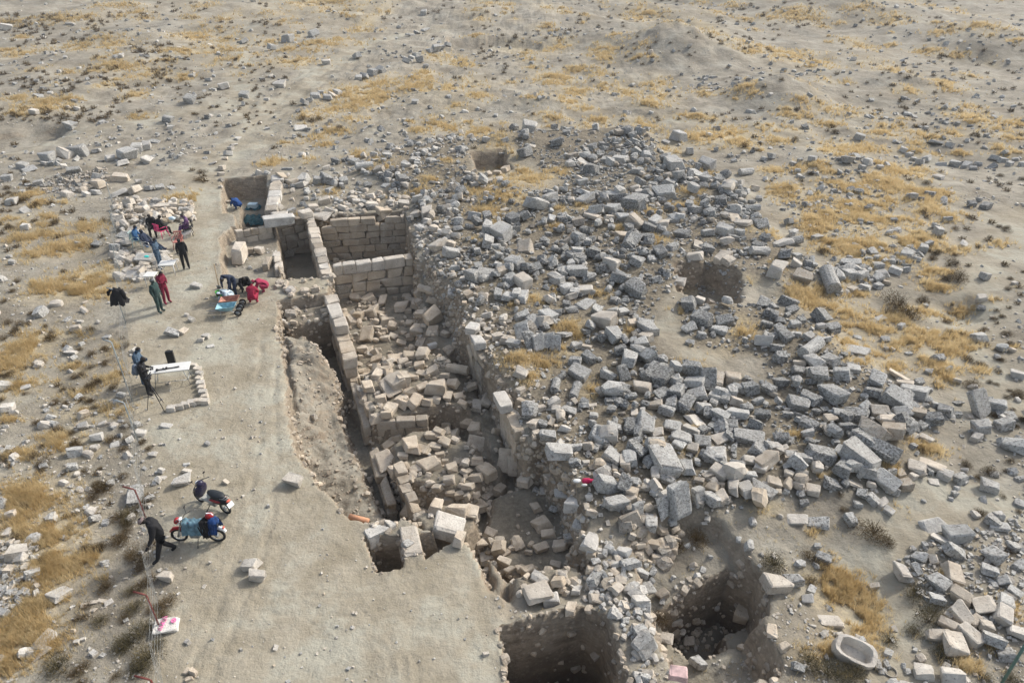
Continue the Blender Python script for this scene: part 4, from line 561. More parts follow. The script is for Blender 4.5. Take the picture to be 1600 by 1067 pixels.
# ------------------------------------------------------------------ individual stones
groups = {}
for h in HS: groups.setdefault((h['sh'], h['tr']), []).append(h)
labels = []; leftovers = []
for (sh, trn), L in groups.items():
    L.sort(key=lambda h: -h['L'])
    nm = {'B': 'trench_block' if trn else 'limestone_block', 'R': 'trench_boulder' if trn else 'boulder', 'S': 'stone_slab', 'U': 'standing_slab', 'C': 'column_piece'}[sh]
    cat = {'B': 'stone block', 'R': 'boulder', 'S': 'stone slab', 'U': 'stone slab', 'C': 'column piece'}[sh]
    keep, rest = L[:290], L[290:]
    leftovers += rest
    n = len(keep)
    half = np.array([h['half'] for h in keep]); g_ = lambda k: np.array([h[k] for h in keep])
    if sh == 'C':
        a = np.linspace(0, 2 * math.pi, 15)[:-1]; T = []
        ring = [(-1, .90), (-.97, 1), (-.3, .97), (.4, 1), (.96, .98), (1, .88)]
        vv = [(x, r * math.cos(t), r * math.sin(t)) for x, r in ring for t in a] + [(-1, 0, 0), (1, 0, 0)]
        ff = [(i * 14 + j, i * 14 + (j + 1) % 14, (i + 1) * 14 + (j + 1) % 14, (i + 1) * 14 + j) for i in range(5) for j in range(14)]
        ff += [(84, (j + 1) % 14, j, 84) for j in range(0)]
        tri = [((j + 1) % 14, j, 84) for j in range(14)] + [(70 + j, 70 + (j + 1) % 14, 85) for j in range(14)]
        lv = np.repeat(np.array(vv)[None], n, 0) * (half[:, None]) + rng.normal(0, .012, (n, len(vv), 3))
        lv = np.einsum('nij,nvj->nvi', rot(g_('yaw'), g_('tx') * 0, g_('ty') * .5), lv)
        F = np.array(ff + [(a_, b_, c_, c_) for a_, b_, c_ in tri])
    else:
        rn = np.where(sh == 'R', rng.uniform(.35, .75, n), rng.uniform(0, .14, n))
        lv = stones(T_BIG, half, g_('yaw'), g_('tx'), g_('ty'), rn, 11 + ord(sh) + trn, chips=8, jit=.12)
        F = T_BIG[1]
    for i, h in enumerate(keep):
        t = tone(h['tn'], sg); tint = np.repeat(np.array([t]), lv.shape[1], 0)
        if sh == 'C':
            me = bpy.data.meshes.new(nm); me.from_pydata(lv[i].tolist(), [], [tuple(dict.fromkeys(f)) for f in F.tolist()])
            me.materials.append(M_STONE); a_ = me.color_attributes.new('tint', 'FLOAT_COLOR', 'POINT')
            a_.data.foreach_set('color', np.tile(np.array(t + [1.0], np.float32), len(me.vertices)))
        else: me = mesh_np(nm, lv[i], F, [M_STONE], tint=tint)
        o = link(nm, me); o.location = h['c']
        h['o'] = o
        o['kind'] = 'thing'
        tag(o, None, cat, {'B': 'cut blocks lying in the trench' if trn else 'cut blocks of the fallen rubble', 'R': 'rounded stones in the trench' if trn else 'boulders on the open ground and rubble', 'S': 'flat slabs', 'U': 'slabs standing on edge', 'C': 'fallen column pieces'}[sh])
        labels.append(((size_word(h['Lm']) + ' ' + TW[h['tn']] + ' ' + SHAPE[sh][2]), h['px'], h['py'], o))
unique_labels(labels)
# ------------------------------------------------------------------ joined stones too many to count
hc = np.array([h['c'] for h in HS]); hr = np.array([h['Lm'] for h in HS])
_cell = {}
for i, c in enumerate(hc): _cell.setdefault((int(c[0] // 2), int(c[1] // 2)), []).append(i)
def near_hand(x, y, f=.55):
    out = np.zeros(len(x), bool)
    for k in range(len(x)):
        cx, cy = int(x[k] // 2), int(y[k] // 2)
        for a in (-1, 0, 1):
            for b in (-1, 0, 1):
                for i in _cell.get((cx + a, cy + b), ()):
                    if (hc[i, 0] - x[k]) ** 2 + (hc[i, 1] - y[k]) ** 2 < (hr[i] * f) ** 2: out[k] = True
    return out
def scatter_poly(P, n, extra=None):
    lo, hi = P.min(0), P.max(0); x = rng.uniform(lo[0], hi[0], n); y = rng.uniform(lo[1], hi[1], n)
    m = poly_sd(x, y, P) < 0
    return x[m], y[m]
def visible(x, y, z, m=60):
    px, py, d = project(x, y, z); return (px > -m * 3) & (px < 1600 + m * 3) & (py > -m) & (py < 1067 + m * 2) & (d > 1)
def slope_ok(x, y, lim=.35):
    return np.abs(ground(x + .15, y) - ground(x - .15, y)) + np.abs(ground(x, y + .15) - ground(x, y - .15)) < lim
def fill(name, label, cat, T, x, y, size, tones, seed, rnd=(0, .3), flatk=(.5, .8), lift=(.05, .35), chips=3, tint_fn=None, wmin=.55):
    g = np.random.default_rng(seed); n = len(x)
    l = size; w = l * g.uniform(wmin, .9, n); h = l * g.uniform(*flatk, n)
    z = ground(x, y) + h * g.uniform(*lift, n)
    half = np.stack([l / 2, w / 2, h / 2], -1)
    ch = g.choice(list(tones), n) if tones else None
    if tint_fn is not None: ch = tint_fn(x, y, g)
    r_ = random.Random(seed); tint = np.array([tone(c, r_) for c in ch])
    return joined_stones(name, T, np.stack([x, y, z], -1), half, g.uniform(0, math.pi, n), g.normal(0, .28, n), g.normal(0, .28, n), g.uniform(*rnd, n), tint, seed, label, cat, chips)
def rub_tone(x, y, g):
    d = poly_sd(x, y, W_TR); e = poly_sd(x, y, W_RUB); far_ = y > 48
    px, py, _ = project(x, y, .5)
    pale = np.clip(1.15 - d / 2.6 + fbm(x * .5, y * .5, 99, 3) * .5, 0, 1)
    pale = np.maximum(pale, np.where((py > 705) & (px > 850), np.clip((py - 690) / 60, 0, .8), 0))
    u = g.random(len(x)); v = g.random(len(x))
    return np.where(u < pale, np.where(v < .45, 'p', np.where(v < .7, 't', np.where(v < .85, 'w', 'g'))),
                    np.where(v < .52, 'd', np.where(v < .86, 'g', np.where(v < .93, 'p', 'b'))))
x, y = scatter_poly(W_RUB, 5200)
inb = (poly_sd(x, y, W_BARE) > .1) & (poly_sd(x, y, W_HOL) > .1) & (poly_sd(x, y, W_TR) > .35)
den = .40 + 1.1 * fbm(x * .22, y * .22, 120, 3) + .25 * fbm(x * .9, y * .9, 121, 2)
px, py, dd = project(x, y, .5)
den += np.where((px > 960) & (px < 1250) & (py > 560) & (py < 700), .5, 0) + np.where((px > 850) & (px < 1050) & (py > 300) & (py < 420), .3, 0)
den -= .9 * bil(straw, x, y) + np.where((px > 760) & (px < 930) & (py > 540) & (py < 600), .5, 0) + np.clip((300 - py) / 100, 0, 1) * .24 + np.where((px > 1120) & (px < 1230) & (py < 470) & (py > 420), .2, 0)
m = inb & (rng.random(len(x)) < den); x, y = x[m], y[m]; m = ~near_hand(x, y, .42) & slope_ok(x, y, .5); x, y = x[m], y[m]
fill('fallen_stones', 'mass of broken grey and pale stones filling the rubble field between the larger blocks', 'rubble', T_MID, x, y, np.clip(rng.lognormal(-.98, .42, len(x)), .15, .9) * (.8 + .006 * np.clip(y - 22, 0, 40)), '', 31, rnd=(0, .5), lift=(.2, .9), tint_fn=rub_tone, chips=4)
n_big = len(x)
x, y = scatter_poly(W_RUB, 30000); m = (poly_sd(x, y, W_TR) > .15); x, y = x[m], y[m]
px, py, _ = project(x, y, .5)
den = .45 + .6 * fbm(x * .35, y * .35, 130, 3) - np.clip((300 - py) / 100, 0, 1) * .35 - .6 * bil(straw, x, y) + np.clip(.8 - poly_sd(x, y, W_TR) / 3.5, 0, .6) - .5 * ((poly_sd(x, y, W_BARE) < 0) | (poly_sd(x, y, W_HOL) < 0))
m = rng.random(len(x)) < den; x, y = x[m], y[m]
fill('small_rubble', 'small broken rubble and chips lying between the fallen blocks', 'rubble', T_SMALL, x, y, np.clip(rng.lognormal(-2.05, .45, len(x)), .05, .40) * (.8 + .012 * np.clip(y - 22, 0, 40)), '', 32, rnd=(0, .2), lift=(.1, .45), chips=0, tint_fn=rub_tone)
# trench interior
x, y = scatter_poly(wpoly(TRENCH, -1), 5200); z = ground(x, y); px, py, _ = project(x, y, z)
keepz = (z > -2.35) | (rng.random(len(x)) < .5)
js = (px < 545) & (py > 520) & (py < 700)
js |= poly_sd(x, y, wpoly([(440,520),(530,560),(548,640),(575,720),(620,800),(560,820),(490,750),(450,640)], -.9)) < 0
m = keepz & (rng.random(len(x)) < np.where(js, .05, .62)) & (rng.random(len(x)) < .55 + .7 * fbm(x * .5, y * .5, 140, 3)); x, y = x[m], y[m]; m = ~near_hand(x, y, .4); x, y = x[m], y[m]
fill('trench_rubble', 'tan broken stones heaped on the trench floor between the cut blocks', 'rubble', T_MID, x, y, np.clip(rng.lognormal(-1.6, .50, len(x)), .08, .55), 'ttttpb', 33, rnd=(.05, .5), lift=(.1, .5))
for nm, poly, zz, n, s0 in (('room_rubble', [(520,350),(636,345),(640,395),(560,400),(520,400)], -2, 120, -1.4), ('pit_rubble', [(800,1000),(950,985),(960,1067),(810,1067)], -4, 60, -1.7), ('pit_rubble', [(1040,975),(1150,950),(1150,1000),(1070,1020)], -2.7, 70, -2.3),
                         ('pit_rubble', [(573,845),(622,840),(626,880),(590,885)], -1.5, 90, -2.1)):
    x, y = scatter_poly(wpoly(poly, zz), n * 2); x, y = x[:n], y[:n]
    fill(nm, 'loose broken stones on the floor of the ' + {120: 'large ashlar room', 60: 'deep bottom pit', 70: 'pit beside the stone trough', 90: 'small square pit'}[n], 'rubble', T_MID, x, y, np.clip(rng.lognormal(s0, .4, len(x)), .07, .5), 'ttp', 34 + n, rnd=(.1, .5))
# stones and clods showing in the cut earth faces
x = rng.uniform(GX[0] + 140 * 0, 9.5, 90000) if False else rng.uniform(-12, 9.5, 120000); y = rng.uniform(9.6, 41, 120000)
gr = np.abs(ground(x + .09, y) - ground(x - .09, y)) + np.abs(ground(x, y + .09) - ground(x, y - .09)); z = ground(x, y)
m = (gr > .45) & (z < .35) & (z > -4.2) & (rng.random(len(x)) < .42 + .8 * fbm(x * .8, y * .8, 150, 3)); x, y = x[m][:5200], y[m][:5200]
fill('face_stones', 'stones and clods standing out of the cut earth faces of the trench and pits', 'stones', T_MID, x, y, np.clip(rng.lognormal(-2.0, .45, len(x)), .05, .32), 'eett', 61, rnd=(.1, .6), lift=(-.1, .1))
# mass of pale rubble where people sit, and in the ring and rubble patches on the open ground
def patch(nm, lab, poly, n, s0, tones, seed, T=T_MID, sig=.45, zz=0.0, mx=.6, mn=.05, lift=(.1, .5)):
    x, y = scatter_poly(wpoly(poly, zz), n); m = ~near_hand(x, y, .35) & slope_ok(x, y, .55 if 'rubble' in nm else 9); x, y = x[m], y[m]
    fill(nm, lab, 'rubble', T, x, y, np.clip(rng.lognormal(s0, sig, len(x)), mn, mx), tones, seed, rnd=(0, .5), lift=lift, chips=3 if T is not T_SMALL else 0)
patch('pale_rubble', 'pale beige rubble piled behind and beside the seated people', [(176,322),(225,312),(262,318),(300,315),(306,340),(300,352),(262,348),(240,350),(222,366),(200,385),(180,380),(178,350)], 520, -1.25, 'pptw', 51, lift=(.2, .8))
patch('pale_rubble', 'pale rubble between the plastic chairs and the fence', [(178,392),(215,395),(275,398),(278,412),(245,425),(230,440),(190,440),(180,415)], 160, -1.2, 'ppw', 52, lift=(.1, .6))
patch('stone_chips', 'dark brown stone chips covering the hollow inside the stone ring', [(60,285),(100,272),(165,262),(172,282),(150,290),(110,305),(70,300)], 900, -1.95, 'bbd', 53, T_SMALL)
patch('stone_chips', 'grey chips spread among the boulder heap at lower right', [(1400,860),(1600,800),(1600,1000),(1440,930)], 900, -2.3, 'ggp', 54, T_SMALL)
patch('stone_chips', 'grey chips in the lower left grass', [(0,850),(60,840),(60,930),(0,960)], 700, -2.2, 'ggp', 55, T_SMALL)
patch('stone_chips', 'chips spread along the foot of the fence', [(185,450),(215,450),(235,660),(262,800),(250,1067),(205,1067),(215,800),(190,600)], 900, -2.4, 'pgw', 56, T_SMALL)
patch('rim_rubble', 'pale stones and earth clods along the rim above the bottom pits', [(890,830),(950,850),(1000,905),(1020,960),(1030,1067),(990,1067),(955,1000),(940,950),(905,900)], 330, -1.7, 'pwg', 57)
patch('rim_rubble', 'brownish stones below the edge of the rubble above the right pit', [(960,800),(1070,808),(1060,850),(1010,870),(985,850)], 90, -1.2, 'bt', 58, lift=(0, .4))
patch('far_rubble', 'broken stones scattered behind the rooms', [(440,262),(560,240),(640,215),(760,200),(760,225),(640,290),(640,330),(500,335),(440,300)], 600, -1.3, 'ggdp', 59, zz=.3)
patch('far_rubble', 'grey stones and chips in the yellow meadow', [(1200,270),(1340,240),(1400,330),(1340,370),(1230,360)], 420, -1.5, 'gd', 60)
patch('far_rubble', 'grey stones edging the right dark pile', [(1290,405),(1420,380),(1440,400),(1400,450),(1300,465)], 200, -1.25, 'dg', 61)
patch('earth_clods', 'clods and small stones on the earth slope inside the trench', [(452,560),(500,560),(545,640),(590,760),(600,800),(560,808),(505,750),(470,690)], 900, -2.75, 'eet', 62, T_MID, zz=-.8, mx=.28)
# loose stones over the whole open ground
def open_ground(n, rmin, rmax, seed, T, s0, sig, smin, smax, tones, nm, lab, cell=.30):
    g = np.random.default_rng(seed)
    px = g.uniform(-150, 1750, n); py = g.uniform(rmin, rmax, n); x, y = flat(px, py, 0); z = ground(x, y)
    m = (poly_sd(x, y, W_RUB) > .2) & (poly_sd(x, y, W_TR) > .3) & (z > -1.3) & slope_ok(x, y)
    pl = smooth((.5 - poly_sd(x, y, W_PLAT)) / .8) * (.995 if T is T_MID else .93)
    m &= g.random(n) < (.28 + 1.5 * fbm(x * cell, y * cell, seed, 4) - bil(pathm, x, y) * .25) * (1 - pl)
    x, y = x[m], y[m]; depth = y * CP + (CAM_H) * SP
    s = np.clip(g.lognormal(s0, sig, len(x)) * (depth / 30) ** .55, smin, smax)
    fill(nm, lab, 'stones', T, x, y, s, tones, seed, rnd=(0, .5), lift=(.0, .35), chips=0 if T is T_SMALL else 3)
open_ground(4200, 20, 1100, 71, T_MID, -1.35, .42, .12, .7, 'wpggg', 'field_stones', 'scattered pale and grey stones lying on the open ground')
open_ground(30000, 60, 1120, 72, T_SMALL, -2.55, .42, .03, .3, 'wpgp', 'gravel', 'small pale gravel strewn over the dry ground')
open_ground(5200, -20, 260, 73, T_SMALL, -1.5, .35, .1, .6, 'dgdg', 'far_stones', 'dark stones dotted over the far slope', cell=.12)
# clods and pebbles on the trodden platform
x, y = scatter_poly(W_PLAT, 9000); m = (rng.random(len(x)) < .35 + .8 * fbm(x * .6, y * .6, 77, 3)) & (ground(x, y) > -.2); x, y = x[m], y[m]
fill('pebbles', 'tiny pebbles and clods on the trodden platform', 'pebbles', T_SMALL, x, y, np.clip(rng.lognormal(-3.35, .45, len(x)), .018, .13), 'wpt', 78, lift=(0, .4), chips=0)
if leftovers:
    n = len(leftovers); g_ = lambda k: np.array([h[k] for h in leftovers])
    joined_stones('smaller_blocks', T_BIG, g_('c'), g_('half'), g_('yaw'), g_('tx'), g_('ty'), np.full(n, .08), np.array([tone(h['tn'], sg) for h in leftovers]), 79, 'smaller cut blocks lying among the larger ones of the rubble', 'rubble', 5, .085)
# ------------------------------------------------------------------ standing masonry
def P3(px, py, z): x, y = flat(px, py, z); return Vector((float(x), float(y), z))
def wall(label, a, b, zt, zb, thick, bl, ch, tn='t', face=0, seed=1, top_tn=None, drop=0.0, jit=.05, cat='ruined wall', zt2=None):
    """coursed stone wall from photo pixel a to b (top line, at height zt), foot at zb; every block a part"""
    A = P3(a[0], a[1], zt); B = P3(b[0], b[1], zt if zt2 is None else zt2); B2 = Vector((B.x, B.y, 0)); A2 = Vector((A.x, A.y, 0))
    d = B2 - A2; L = d.length; d.normalize(); nrm = Vector((-d.y, d.x, 0)); yaw = math.atan2(d.y, d.x)
    root = bpy.data.objects.new('ruined_wall', None); COL.objects.link(root); root.location = ((A2 + B2) / 2) + Vector((0, 0, zb))
    tag(root, label, cat, 'ruined walls', 'thing'); g = random.Random(seed)
    za = zt; zz = zt if zt2 is None else zt2
    nc = max(1, round((max(za, zz) - zb) / ch)); hh = (max(za, zz) - zb) / nc
    cen, half = [], []
    for c in range(nc):
        s = -g.uniform(0, .5) * bl if c % 2 else 0.0
        while s < L - .08:
            l = bl * g.uniform(.7, 1.35); s0 = max(0, s); s1 = min(L, s + l)
            if L - s1 < .15: s1 = L
            zc = zb + (c + .5) * hh; t = (s0 + s1) / 2 / L; lim = za + (zz - za) * t - drop * g.random()
            if s1 - s0 > .10 and zc < lim + hh * .15:
                p = A2 + d * ((s0 + s1) / 2) + nrm * g.uniform(-.025, .025)
                cen.append((p.x, p.y, zc)); half.append(((s1 - s0) / 2 - .006, thick / 2 + g.uniform(-.03, .04), hh / 2 - .004))
            s += l
    n = len(cen); V = stones(T_BIG, np.array(half), np.full(n, yaw) + rng.normal(0, .012, n), rng.normal(0, .008, n), rng.normal(0, .010, n), np.full(n, .01), seed + 400, chips=3, jit=jit)
    for i in range(n):
        top = top_tn if (top_tn and cen[i][2] > zt - hh * 1.01) else tn
        me = mesh_np('stone_block', V[i], T_BIG[1], [M_STONE], tint=np.repeat(np.array([tone(top if g.random() < .7 else g.choice('etb'), g)]), 56, 0))
        o = link('stone_block', me, root); o.location = Vector(cen[i]) - root.location
    return root
wall('narrow diagonal wall between the deep ashlar pit and the large ashlar room', (481,330), (512,432), .12, -2.35, .55, .75, .42, 't', seed=1, top_tn='p', drop=.12)
wall('ashlar back wall of the deep pit left of the diagonal wall', (428,347), (477,337), .05, -2.3, .35, .62, .48, 'e', seed=2)
wall('ashlar back wall of the large room, its top broken', (500,344), (632,336), .10, -2.5, .36, .80, .42, 'e', seed=3, drop=.6, jit=.06)
wall('low ashlar wall across the front of the large room', (519,414), (643,398), -.05, -2.3, .50, .95, .55, 't', seed=4, top_tn='p', drop=.1)
wall('ashlar wall behind the shallow left room', (366,361), (424,352), .02, -.8, .32, .55, .42, 't', seed=5, drop=.05)
wall('short pale wall stub at the left lip of the deep ashlar pit', (431,392), (438,431), -.32, -2.2, .40, .7, .40, 'p', seed=6, drop=.05)
wall('pair of long pale ashlars forming the wall end right of the tarpaulin room', (434,272), (423,328), .42, -1.5, .78, 1.05, .62, 't', seed=7, top_tn='w', jit=.02)
wall('thick pale wall along the right side of the earth baulk', (516,460), (548,560), .02, -2.5, .62, 1.0, .55, 't', seed=8, top_tn='p', drop=.05, zt2=-.45)
wall('wall of small flat courses below the earth baulk', (444,492), (520,478), -.58, -2.6, .30, .36, .20, 'e', seed=9)
wall('long low foundation wall beside the channel left of the collapsed vault', (552,590), (575,668), -1.45, -2.4, .34, 1.2, .45, 'e', seed=10)
wall('long low foundation wall left of the lower masonry heap', (583,700), (612,788), -1.6, -2.45, .36, 1.4, .42, 'e', seed=11)
wall('upright orthostat wall with two white lichened tops right of the standing column stump', (736,520), (757,560), .30, -1.7, .40, .85, .55, 't', seed=12, drop=.1, jit=.09)
wall('upright orthostat wall below the arched pair of stones', (787,616), (812,672), .34, -1.7, .42, 1.0, .55, 't', seed=13, drop=.15, jit=.09)
wall('ashlar wall closing the small square pit behind', (572,834), (614,812), .04, -1.6, .34, .8, .5, 't', seed=15, top_tn='w')
wall('thick stub wall between the two small pits', (636,818), (645,866), .03, -1.6, .62, .9, .5, 't', seed=16, top_tn='p')
wall('dark stacked wall inside the tarpaulin room where the crouching worker digs', (353,314), (369,312), -.55, -1.5, .25, .3, .16, 'b', seed=18)
wall('tan masonry retaining wall at the front of the collapsed vault', (588,655), (668,650), -1.0, -2.2, .35, .6, .4, 'e', seed=19, drop=.15)
wall('front masonry of the lower heap above the small pits', (628,742), (655,806), -1.0, -2.3, .35, .55, .4, 'e', seed=20, drop=.2)
wall('tan masonry facing on the left of the collapsed vault', (562,600), (588,652), -1.0, -2.3, .35, .6, .42, 'e', seed=21, drop=.2)
def solid(name, label, cat, px, py, z, dims, yaw, tn, group=None, tx=0.0, ty=0.0, rnd=.02, seed=0, name_z='c'):
    """one hand-placed squared stone; px, py is its centre at height z"""
    p = P3(px, py, z); V = stones(T_BIG, np.array([[d / 2 for d in dims]]), np.array([yaw]), np.array([tx]), np.array([ty]), np.array([rnd]), 900 + seed, 3, .04)
    me = mesh_np(name, V[0], T_BIG[1], [M_STONE], tint=np.repeat(np.array([tone(tn, random.Random(seed))]), 56, 0))
    o = link(name, me); o.location = p
    return tag(o, label, cat, group, 'thing')
solid('ashlar_block', 'upright pale ashlar standing alone in the shallow left room', 'stone block', 374, 395, -.30, (1.45, .62, .85), R(96), 'p', seed=1)
solid('ashlar_block', 'long pale ashlar lying across the wall front of the tarpaulin room', 'stone block', 436, 345, .28, (1.75, .62, .62), R(16), 'w', seed=2)
solid('ashlar_block', 'dark narrow pillar stone between the shallow room and the deep pit', 'stone block', 418, 412, -.50, (1.0, .32, .5), R(92), 'e', seed=3)
solid('ashlar_block', 'small square stone right of the upright ashlar in the shallow room', 'stone block', 390, 392, -.55, (.42, .36, .36), R(8), 'e', seed=4)
solid('ashlar_block', 'tilted pale stone resting against the back wall of the shallow room', 'stone block', 405, 391, -.55, (.50, .40, .36), R(-20), 'p', seed=5)
solid('ashlar_block', 'squared pale stone at the top of the narrow diagonal wall', 'stone block', 478, 334, .35, (.75, .62, .42), R(40), 'p', seed=6)
solid('stone_slab', 'grey worn slab lying on the broken top of the deep bottom pit edge', 'stone slab', 840, 925, .0, (.75, .55, .18), R(20), 'p', seed=7)
solid('ashlar_block', 'white lichened block capping the orthostat wall, upper one of the pair', 'stone block', 739, 514, .62, (.62, .50, .34), R(70), 'w', seed=8)
solid('ashlar_block', 'white lichened block capping the orthostat wall, lower one of the pair', 'stone block', 747, 534, .60, (.78, .52, .36), R(108), 'w', seed=9)
solid('ashlar_block', 'long white cracked block capping the wall left of the arched pair', 'stone block', 786, 628, .55, (.95, .50, .34), R(108), 'w', seed=10)
# stones edging the small plot beside the white table, each its own
k = 0
for i, (px, py) in enumerate([(303,571),(309,577),(311,584),(312,592),(313,599),(315,606),(317,613),(319,620),(321,627)]):
    solid('edging_stone', ORD[i] + ' stone from the top in the right side of the plot edging', 'edging stone', px, py, .09, (.30, .24, .2), R(rng.uniform(-12, 12)), 'p', 'stones edging the plot by the table', seed=20 + i)
for i, (px, py) in enumerate([(268,638),(280,635),(290,632),(300,629),(310,627)]):
    solid('edging_stone', ORD[i] + ' stone from the left in the front side of the plot edging', 'edging stone', px, py, .09, (.36 if i else .32, .24, .2), R(8 + rng.uniform(-6, 6)), 'p', 'stones edging the plot by the table', seed=40 + i)
# worn trough
def revolve_box():
    me = bpy.data.meshes.new('stone_trough'); V = []; F = []
    prof = [(1.0, 0.0, 0.82), (1.04, .25, .9), (1.0, .46, 1.0), (.98, .50, 1.0), (.80, .50, .80), (.76, .46, .76), (.66, .16, .62)]
    n = 20
    for i in range(n):
        t = 2 * math.pi * i / n; c, s = math.cos(t), math.sin(t); q = (abs(c) ** 3.4 + abs(s) ** 3.4) ** (-1 / 3.4)
        for (r, z, r2) in prof: V.append((c * q * .50 * r + random.uniform(-.012, .012), s * q * .31 * r2 + random.uniform(-.012, .012), z * .85 * (.92 + .12 * math.sin(t * 1.0 + .6)) + random.uniform(-.008, .008)))
    m = len(prof)
    for i in range(n):
        j = (i + 1) % n
        for k in range(m - 1): F.append((i * m + k, j * m + k, j * m + k + 1, i * m + k + 1))
    F.append(tuple(i * m + m - 1 for i in range(n))); F.append(tuple(i * m for i in range(n))[::-1])
    me.from_pydata(V, [], F); me.materials.append(M_STONE)
    a = me.color_attributes.new('tint', 'FLOAT_COLOR', 'POINT'); a.data.foreach_set('color', np.tile(np.array([.05, .9, .45, 1], np.float32), len(V)))
    return me
x, y, z = (float(a[0]) for a in hit(1330, 1022, .1)); o = link('stone_trough', revolve_box()); o.location = (x, y, ground(x, y) + .02); o.rotation_euler = (R(8), R(10), R(-28))
tag(o, 'hollowed pale stone trough lying open among dry weeds at lower right', 'trough', kind='thing')
# ------------------------------------------------------------------ people
CL = {}
def cloth(name, col, rough=.85):
    if name not in CL: CL[name] = plain(name, col, rough, noise=.18, scale=14)
    return CL[name]
SKIN = cloth('skin', (.42, .24, .16), .6); HAIRM = cloth('dark_hair', (.022, .017, .014), .7); GREYHAIR = cloth('grey_hair', (.25, .24, .23)); SHOE = cloth('dark_shoes', (.03, .028, .027)); WSHOE = cloth('white_shoes', (.75, .75, .73)); EYE = cloth('eye', (.015, .012, .01), .3)
def pose(kind, seed=0):
    g = random.Random(seed); j = lambda s=.02: g.uniform(-s, s)
    P = dict(pel=(0,0,.93), wai=(0,.0,1.10), che=(0,.01,1.31), nec=(0,.02,1.47), hb=(0,.035,1.55), sl=(-.17,.01,1.42), sr=(.17,.01,1.42), el=(-.235,-.03,1.15), er=(.235,-.03,1.15),
             wl=(-.25,.06,.92), wr=(.25,.06,.92), hl=(-.095,0,.90), hr=(.095,0,.90), kl=(-.11,.03,.50), kr=(.11,.03,.50), al=(-.12,-.02,.09), ar=(.12,-.02,.09), tl=(-.14,.15,.045), tr=(.14,.15,.045))
    if kind == 'phone': P.update(el=(-.22,.03,1.16), er=(.22,.03,1.16), wl=(-.10,.27,1.17), wr=(.10,.27,1.17), hb=(0,.07,1.545))
    if kind == 'reach': P.update(er=(.24,.10,1.22), wr=(.22,.34,1.28), hb=(0,.06,1.55))
    if kind == 'stride': P.update(pel=(0,0,.90), kl=(-.11,.16,.50), al=(-.11,.28,.12), tl=(-.12,.44,.07), kr=(.11,.02,.47), ar=(.11,-.26,.13), tr=(.12,-.12,.05), che=(0,.10,1.28), nec=(0,.15,1.43), hb=(0,.20,1.50), sl=(-.18,.13,1.38), sr=(.18,.13,1.38), el=(-.28,.20,1.12), wl=(-.34,.36,.95), er=(.26,-.03,1.12), wr=(.28,.05,.90), wai=(0,.04,1.07))
    if kind == 'bend': P.update(pel=(0,-.10,.88), wai=(0,.03,1.02), che=(0,.22,1.12), nec=(0,.38,1.18), hb=(0,.45,1.16), sl=(-.17,.30,1.14), sr=(.17,.30,1.14), el=(-.24,.36,.86), er=(.24,.36,.86), wl=(-.16,.46,.60), wr=(.16,.46,.60), hl=(-.10,-.10,.87), hr=(.10,-.10,.87), kl=(-.14,.02,.48), kr=(.14,.02,.48))
    if kind == 'squat': P.update(pel=(0,-.16,.32), wai=(0,-.10,.47), che=(0,.06,.66), nec=(0,.17,.79), hb=(0,.24,.83), sl=(-.17,.10,.75), sr=(.17,.10,.75), el=(-.24,.26,.52), er=(.24,.26,.52), wl=(-.13,.42,.32), wr=(.13,.42,.30), hl=(-.11,-.14,.32), hr=(.11,-.14,.32), kl=(-.20,.20,.48), kr=(.20,.20,.48), al=(-.15,-.02,.09), ar=(.15,-.02,.09), tl=(-.19,.14,.045), tr=(.19,.14,.045))
    if kind == 'squatlow': P.update(pel=(0,-.18,.28), wai=(0,-.08,.42), che=(0,.14,.53), nec=(0,.29,.58), hb=(0,.37,.57), sl=(-.17,.21,.57), sr=(.17,.21,.57), el=(-.26,.30,.36), er=(.26,.30,.36), wl=(-.15,.48,.17), wr=(.15,.46,.15), hl=(-.11,-.16,.28), hr=(.11,-.16,.28), kl=(-.24,.16,.44), kr=(.24,.16,.44), al=(-.16,-.04,.09), ar=(.16,-.04,.09), tl=(-.20,.12,.045), tr=(.20,.12,.045))
    if kind == 'sit': P.update(pel=(0,-.05,.52), wai=(0,-.07,.68), che=(0,-.04,.88), nec=(0,-.01,1.04), hb=(0,.02,1.12), sl=(-.17,-.03,.99), sr=(.17,-.03,.99), el=(-.25,.02,.74), er=(.25,.02,.74), wl=(-.15,.24,.66), wr=(.15,.24,.66), hl=(-.10,.0,.50), hr=(.10,.0,.50), kl=(-.14,.40,.50), kr=(.14,.40,.50), al=(-.14,.42,.10), ar=(.14,.42,.10), tl=(-.15,.57,.05), tr=(.15,.57,.05))
    if kind == 'recline': P.update(pel=(0,-.05,.50), wai=(0,-.16,.64), che=(0,-.24,.82), nec=(0,-.27,.97), hb=(0,-.25,1.05), sl=(-.17,-.26,.93), sr=(.17,-.26,.93), el=(-.26,-.12,.72), er=(.26,-.12,.72), wl=(-.12,.08,.62), wr=(.12,.08,.62), hl=(-.10,.0,.48), hr=(.10,.0,.48), kl=(-.13,.42,.42), kr=(.13,.42,.42), al=(-.10,.84,.12), ar=(.10,.84,.12), tl=(-.11,.92,.22), tr=(.11,.92,.22))
    return {k: Vector(v) + (Vector((j(), j(), j(.01))) if k in ('el', 'er', 'wl', 'wr', 'hb') else Vector()) for k, v in P.items()}
BONES = [('pel','wai'),('wai','che'),('che','nec'),('nec','hb'),('che','sl'),('che','sr'),('sl','el'),('el','wl'),('sr','er'),('er','wr'),('pel','hl'),('pel','hr'),('hl','kl'),('kl','al'),('hr','kr'),('kr','ar'),('al','tl'),('ar','tr')]
